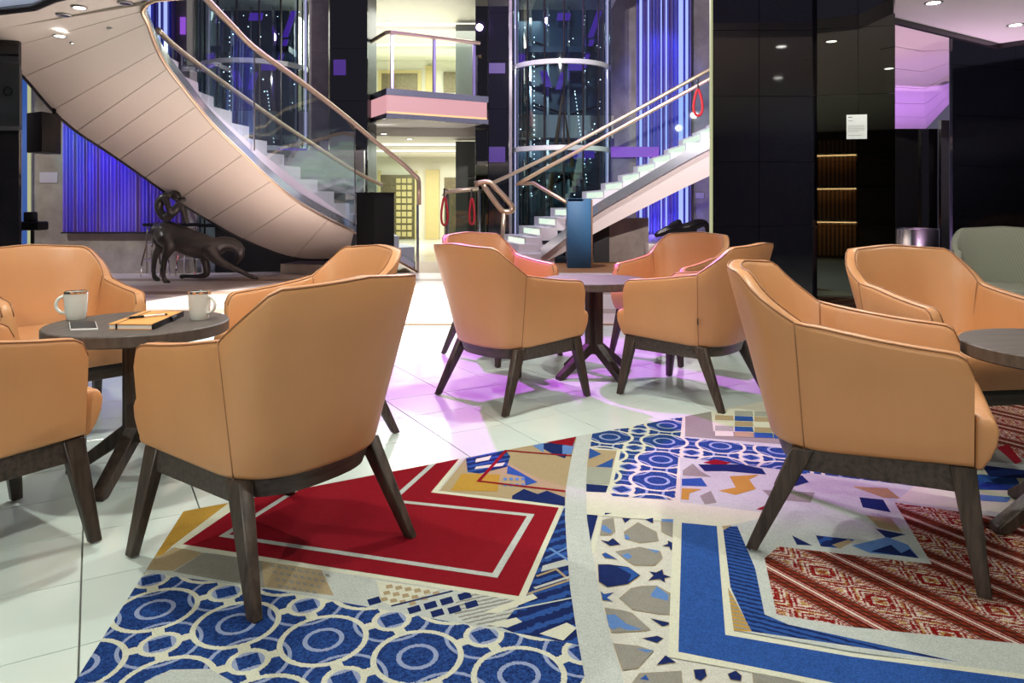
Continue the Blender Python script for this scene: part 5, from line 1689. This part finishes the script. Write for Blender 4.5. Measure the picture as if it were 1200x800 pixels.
# ---------------------------------------------------------------- glass lifts
def lift(cx, cy, r, lab, seed, z1=7.0):
    t = empty('glass_lift', (cx, cy, 0))
    rr = random.Random(seed)
    a0, a1 = math.radians(180), math.radians(360)
    K = 8
    for k in range(K):
        b0, b1 = a0 + (a1 - a0) * k / K, a0 + (a1 - a0) * (k + 1) / K
        MB().lathe([(r, 0.0), (r, z1)], seg=3, a0=b0 + 0.006, a1=b1 - 0.006).build('glass_pane', M['lift_glass'], t, smooth=True)
    for k in range(K + 1):
        b = a0 + (a1 - a0) * k / K
        MB().tube([(r * math.cos(b), r * math.sin(b), 0), (r * math.cos(b), r * math.sin(b), z1)], 0.020, 6).build('mullion', M['dark_trim'], t)
    for z in (2.1, 3.82, 5.6):
        MB().lathe([(r + 0.02, z), (r + 0.05, z + 0.01), (r + 0.05, z + 0.10), (r + 0.02, z + 0.11)], seg=28, a0=a0, a1=a1).build('ring_band', M['porcelain'], t, smooth=40)
    MB().box((0, r * 0.75, z1 / 2), (2 * r, 0.1, z1)).build('shaft_back', M['shaft_blue'], t)
    for sx in (-0.62, -0.25, 0.2, 0.55):
        MB().box((sx * r, r * 0.45, z1 / 2), (0.05, 0.08, z1)).build('guide_rail', M['steel'], t)
    for q in range(9):
        z = 0.6 + q * 0.68
        MB().tube([(-0.8 * r, r * 0.5, z), (0.8 * r, r * 0.55, z + 0.9 * (1 if q % 2 else -1) * 0.6)], 0.025, 6).build('brace', M['bronze_black'], t)
    # inclined black arms
    MB().tube([(-0.25 * r, -0.2, 1.2), (0.02 * r, -0.25, 3.3), (0.30 * r, -0.2, 1.3)], 0.07, 8).build('carriage_arm', M['slat_wood'], t, smooth=True)
    MB().box((0.0, 0.1, 1.75), (1.5 * r, 0.9 * r, 0.10)).build('cabin_floor', M['shaft_blue'], t)
    MB().box((0.0, 0.1, 4.25), (1.5 * r, 0.9 * r, 0.12)).build('cabin_roof', M['shaft_blue'], t)
    for sx, z, w, h, sk in ((-0.1, 4.9, 0.28, 0.16, 0.2), (0.55, 4.55, 0.12, 0.55, 0.35), (0.42, 3.9, 0.10, 0.6, 0.3), (0.15, 3.85, 0.30, 0.22, 0.0), (-0.35, 3.5, 0.16, 0.34, -0.3), (-0.12, 3.45, 0.12, 0.36, 0.3), (-0.9, 3.9, 0.16, 0.3, 0.0), (0.2, 2.0, 0.5, 0.25, 0.0)):
        x0 = sx * r
        y0 = -0.15
        MB().hexa([(x0, y0, z), (x0 + w, y0, z), (x0 + w, y0 + 0.02, z), (x0, y0 + 0.02, z)], [(x0 + sk * h, y0, z + h), (x0 + w + sk * h, y0, z + h), (x0 + w + sk * h, y0 + 0.02, z + h), (x0 + sk * h, y0 + 0.02, z + h)]).build('light_panel', M['led_violet'], t)
    dots = MB()
    for q in range(70):
        x, z = rr.uniform(-0.85, 0.85) * r, rr.uniform(1.0, 6.2)
        s = rr.choice((0.010, 0.014, 0.018))
        dots.box((x, rr.uniform(-0.1, 0.35) * r, z), (s, s, s))
    for q in range(26):
        f = q / 25
        dots.box((0.30 * r + 0.25 * f - 0.02, -0.2, 3.4 - 1.9 * f), (0.014, 0.014, 0.014))
        dots.box((-0.55 * r, 0.1, 2.0 + f * 2.6), (0.012, 0.012, 0.02))
    o = dots.build('fairy_lights', M['sparkle'], t)
    o['kind'] = 'stuff'
    tag(t, lab, 'lift', 'glass lifts in the atrium')
    return t
lift(pw(657, 15.6)[0], 15.6, 56 / F * 15.6, 'dark glass lift tower behind the right staircase', 4)
lift(pw(300, 15.6)[0], 15.6, 60 / F * 15.6, 'dark glass lift tower behind the left staircase', 9)
# clear tubes at the sides of the lifts
for px, w, d, lab in ((236, 9, 15.2, 'clear glass column left of the left lift'), (358, 9, 15.2, 'clear glass column right of the left lift'),
                      (604, 8, 15.2, 'clear glass column left of the right lift'), (712, 8, 15.2, 'clear glass column right of the right lift')):
    t = empty('glass_column', (pw(px, d)[0], d, 0))
    r = w / F * d / 2
    MB().lathe([(r, 0), (r, 7.0)], seg=16).build('tube', M['clear_tube'], t, smooth=True)
    MB().tube([(0, 0, 0), (0, 0, 7.0)], r * 0.28, 8).build('light_core', M['led_core'], t)
    tag(t, lab, 'column', 'clear glass columns in the atrium')

# ---------------------------------------------------------------- columns and walls of the atrium
def column(x0, x1, d, dep, z1, mat, lab, rows=True):
    t = empty('atrium_column', (0, 0, 0))
    a, b = pw(x0, d), pw(x1, d)
    MB().prism([(a[0], d + 0.03), (b[0], d + 0.03), (b[0], d + dep), (a[0], d + dep)], 0, z1).build('core', M['black_void' if 'black' in mat else mat], t)
    panel_wall(t, (a[0], d + 0.03), (b[0], d + 0.03), [0, 1.0, 2.0, 3.0, 4.0, 5.0, z1], mat, 0.03, 0.006)
    tag(t, lab, 'column')
    return t
column(386, 431, 14.0, 0.9, 7.0, 'black_mirror', 'black polished column left of the balcony')
column(362, 385, 14.4, 0.8, 7.0, 'marble_pale', 'pale marble column right of the left lift')
column(557, 572, 15.2, 0.9, 7.0, 'black_mirror', 'narrow black column directly right of the balcony')
column(572.5, 596, 15.2, 0.9, 7.0, 'black_granite', 'black column between the balcony and the right lift')
column(596.5, 600, 15.1, 0.5, 7.0, 'marble_pale', 'thin pale stone column left of the right lift')
sg = empty('smoked_glass_screen')
MB().prism([pw(534, 16.0), pw(557, 16.0), pw(557, 16.4), pw(534, 16.4)], 0, 2.40).build('glass', M['smoke_solid'], sg)
for z in (0.8, 1.6):
    MB().box((pw(545.5, 15.99)[0], 15.99, z), (0.43, 0.01, 0.012)).build('joint', M['steel'], sg)
tag(sg, 'grey smoked glass screen under the balcony', 'screen')
sg2 = MB().prism([pw(534, 17.2), pw(557, 17.2), pw(557, 17.6), pw(534, 17.6)], 3.2, 5.25).build('smoked_glass_screen', M['smoke_solid'])
tag(sg2, 'grey smoked glass screen above the balcony floor', 'screen')

war = wall('wall_atrium_right', pw(714, 17.0), (6.4, 17.0), 0, 7.0, 0.3, 'marble_pale', 'pale marble atrium wall behind the right staircase')
wal = wall('wall_atrium_left', (-11.0, 17.4), pw(238, 17.4), 0, 7.0, 0.3, 'marble_pale', 'pale marble atrium wall behind the left staircase')
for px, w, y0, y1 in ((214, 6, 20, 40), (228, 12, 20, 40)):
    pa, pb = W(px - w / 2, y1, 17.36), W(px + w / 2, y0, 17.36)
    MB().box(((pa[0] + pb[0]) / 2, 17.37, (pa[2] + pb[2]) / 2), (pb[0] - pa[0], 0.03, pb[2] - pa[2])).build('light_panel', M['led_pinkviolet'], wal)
bkl = wall('wall_lift_left', pw(236, 17.6), pw(390, 17.6), 0, 7.0, 0.2, 'black_granite', 'dark wall behind the left lift')
bkr = wall('wall_lift_right', pw(560, 17.6), pw(716, 17.6), 0, 7.0, 0.2, 'black_granite', 'dark wall behind the right lift')
cu = curtain('pleated_curtain', pw(745, 16.85)[0], pw(811, 16.85)[0], 16.9, 0.36, 6.6, 16, 0.10, 'curtain_blue_wash', 'tall pleated curtain lit blue and violet behind the right staircase', 8)
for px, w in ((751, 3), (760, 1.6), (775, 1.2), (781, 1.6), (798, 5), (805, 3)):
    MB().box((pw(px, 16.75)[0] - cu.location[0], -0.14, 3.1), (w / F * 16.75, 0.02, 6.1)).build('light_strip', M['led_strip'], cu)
cu2 = curtain('pleated_curtain', pw(166, 16.9)[0], pw(199, 16.9)[0], 17.2, 0.4, 6.8, 9, 0.10, 'curtain_blue_wash', 'narrow blue-lit curtain at the top left behind the left staircase', 12)
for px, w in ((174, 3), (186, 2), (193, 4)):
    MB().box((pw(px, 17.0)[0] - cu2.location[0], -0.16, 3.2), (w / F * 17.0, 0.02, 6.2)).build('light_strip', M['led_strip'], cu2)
p = W(820, 229, 16.98)
o = MB().box((p[0], p[1], p[2]), (0.2, 0.02, 0.13)).build('wall_plaque', M['plaque_violet'])
tag(o, 'small pale plaque on the marble right of the tall blue curtain', 'plaque')
# violet light bands, and column reflections put in as glowing panels
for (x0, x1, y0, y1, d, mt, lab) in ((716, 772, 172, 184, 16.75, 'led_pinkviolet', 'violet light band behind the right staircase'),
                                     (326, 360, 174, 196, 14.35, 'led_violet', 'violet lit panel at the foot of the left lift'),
                                     (386, 428, 180, 197, 13.985, 'violet_reflection', 'violet reflection put in as a glowing panel low on the black column left of the balcony'),
                                     (573, 592, 172, 190, 15.185, 'violet_reflection', 'violet reflection put in as a glowing panel low on the black column right of the balcony'),
                                     (573, 592, 74, 86, 15.185, 'violet_reflection', 'violet reflection put in as a glowing panel high on the black column right of the balcony'),
                                     (391, 405, 70, 88, 13.985, 'violet_reflection', 'violet reflection put in as a glowing panel high on the black column left of the balcony')):
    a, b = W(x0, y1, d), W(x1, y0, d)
    o = MB().box(((a[0] + b[0]) / 2, d, (a[2] + b[2]) / 2), (b[0] - a[0], 0.04, b[2] - a[2])).build('light_or_reflection_band', M[mt])
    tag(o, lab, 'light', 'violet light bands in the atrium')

# ---------------------------------------------------------------- balcony
bal = empty('balcony')
Bd, Ad = Vector((BX[0], BX[1], 0)), Vector((AX[0], AX[1], 0))
c0 = W(454, 104, 13.6)
c0.z = 0
L_ = 2.07
ZB, ZT = 2.62, 3.17
def bal_pt(t, s, z):
    p = c0 + Bd * t + Ad * s
    return Vector((p[0], p[1], z))
def bal_box(t0, t1, s0, s1, z0, z1):
    return MB().hexa([bal_pt(t0, s0, z0), bal_pt(t1, s0, z0), bal_pt(t1, s1, z0), bal_pt(t0, s1, z0)], [bal_pt(t0, s0, z1), bal_pt(t1, s0, z1), bal_pt(t1, s1, z1), bal_pt(t0, s1, z1)])
bal_box(0.03, L_, 0.03, 3.2, ZB + 0.02, ZT - 0.02).build('slab', M['ceiling_paint'], bal)
for t0, t1 in ((0.0, L_ / 2 - 0.004), (L_ / 2 + 0.004, L_)):
    bal_box(t0, t1, -0.02, 0.03, ZB + 0.09, ZT - 0.12).build('fascia_panel', M['backlit_fascia'], bal)
bal_box(-0.02, 0.03, 0.0, 2.0, ZB + 0.09, ZT - 0.12).build('fascia_panel', M['backlit_fascia'], bal)
bal_box(-0.015, L_, -0.026, -0.01, ZB + 0.09, ZB + 0.13).build('fascia_glow_strip', M['fascia_orange_glow'], bal)  # added strip standing in for the orange lower part of the fascia glow
bal_box(-0.04, L_ + 0.02, -0.05, 2.0, ZT - 0.12, ZT).build('upper_edge', M['mirror_band'], bal)
bal_box(-0.04, L_ + 0.02, -0.05, 0.04, ZB, ZB + 0.09).build('lower_edge', M['mirror_band'], bal)
bal_box(-0.04, 0.04, 0.04, 2.0, ZB, ZB + 0.09).build('lower_edge', M['mirror_band'], bal)
for t in (0.08, L_ / 2 - 0.1, L_ - 0.28):
    bal_box(t, t + 0.05, 0.02, 0.07, ZT, ZT + 1.05).build('rail_post', M['lavender_steel'], bal)
for t0, t1 in ((0.14, L_ / 2 - 0.12), (L_ / 2 - 0.04, L_ - 0.3)):
    MB().strip([bal_pt(t0, 0.04, ZT + 0.05), bal_pt(t1, 0.04, ZT + 0.05)], [bal_pt(t0, 0.04, ZT + 1.0), bal_pt(t1, 0.04, ZT + 1.0)]).build('glass_panel', M['rail_glass'], bal)
MB().strip([bal_pt(0.04, 0.1, ZT + 0.05), bal_pt(0.04, 1.8, ZT + 0.05)], [bal_pt(0.04, 0.1, ZT + 1.0), bal_pt(0.04, 1.8, ZT + 1.0)]).build('glass_panel', M['rail_glass'], bal)
MB().tube([bal_pt(0.0, 1.9, ZT + 1.05), bal_pt(0.0, 0.05, ZT + 1.05), bal_pt(0.05, 0.0, ZT + 1.05), bal_pt(L_ - 0.15, 0.0, ZT + 1.05)], 0.04, 8).build('handrail', M['brass'], bal, smooth=40)
tag(bal, 'small balcony with pink backlit fascia, glass rail and brass handrail', 'balcony')

# ---------------------------------------------------------------- bright corridors behind the balcony
YC = 22.0
wc = wall('wall_corridor', (-6.5, YC), (2.2, YC), 0, 5.6, 0.2, 'cream_wall', 'cream end wall of the bright corridors')
wall('wall_corridor_left', (-6.5, 15.0), (-6.5, YC), 0, 5.6, 0.15, 'cream_wall', 'cream side wall of the bright corridors, left')
wall('wall_corridor_right', (2.2, 18.0), (2.2, YC), 0, 5.6, -0.15, 'cream_wall', 'cream side wall of the bright corridors, right')
lc = struct(MB().prism([(-6.5, 15.0), (2.2, 15.9), (2.2, YC), (-6.5, YC)], 2.46, 2.95).build('ceiling_corridor', M['cream_ceiling']), 'cream ceiling of the lower corridor')
uc = struct(MB().prism([(-6.5, 14.4), (2.2, 14.4), (2.2, YC), (-6.5, YC)], 5.35, 5.6).build('ceiling_upper', M['cream_ceiling']), 'cream coved ceiling of the upper deck')
for y, z0 in ((18.0, 5.22), (20.2, 5.22)):
    MB().box((-2.15, y, z0 + 0.06), (8.0, 0.9, 0.12)).build('cove_drop', M['cream_ceiling'], uc)
    MB().box((-2.15, y - 0.48, z0 + 0.10), (8.0, 0.05, 0.05)).build('cove_or_added_glow', M['cove_cream'], uc)
for y in (17.5, 19.5):
    MB().box((-2.15, y, 2.42), (8.0, 0.6, 0.08)).build('cove_drop', M['cream_ceiling'], lc)
    MB().box((-2.15, y - 0.33, 2.43), (8.0, 0.05, 0.04)).build('cove_or_added_glow', M['cove_cream'], lc)
for k, (px, py, z) in enumerate(((450, 157, 2.45), (480, 163, 2.45), (455, 26, 5.34), (510, 29, 5.34), (505, 171, 2.45))):
    p = G(px, py, z)
    downlight(p.to_2d(), ['small corridor downlight left under the balcony', 'small corridor downlight in the middle under the balcony', 'small downlight at left in the upper deck ceiling', 'small downlight at right in the upper deck ceiling', 'small corridor downlight at right under the balcony'][k], z=z, r=0.07, grp='corridor downlights')
# joinery on the end wall
def wbox(x0, x1, y0, y1, mat, name, th=0.08, d=YC):
    a, b = W(x0, y1, d), W(x1, y0, d)
    MB().box(((a[0] + b[0]) / 2, d - th / 2, (a[2] + b[2]) / 2), (b[0] - a[0], th, b[2] - a[2])).build(name, M[mat], wc)
wbox(446, 486, 205, 280, 'bronze_screen', 'patterned_panel')
wbox(444, 446.5, 200, 280, 'cream_gold', 'pilaster', 0.12)
wbox(486.5, 489, 200, 280, 'cream_gold', 'pilaster', 0.12)
wbox(499, 515, 199, 280, 'cream_gold', 'pilaster', 0.14)
wbox(521, 534, 208, 280, 'bronze_screen', 'patterned_panel')
for r_ in range(9):
    for q in range(3):
        wbox(465 + q * 6.5, 470 + q * 6.5, 209 + r_ * 7.8, 214.5 + r_ * 7.8, 'cream_gold', 'relief_block', 0.10)
wbox(444, 494, 83, 110, 'cream_gold', 'picture_frame', 0.10)
wbox(448, 490, 87, 108, 'bronze_screen', 'picture', 0.13)
wbox(520, 534, 85, 108, 'bronze_screen', 'picture', 0.12)
wbox(499, 508, 78, 110, 'cream_gold', 'pilaster', 0.12)
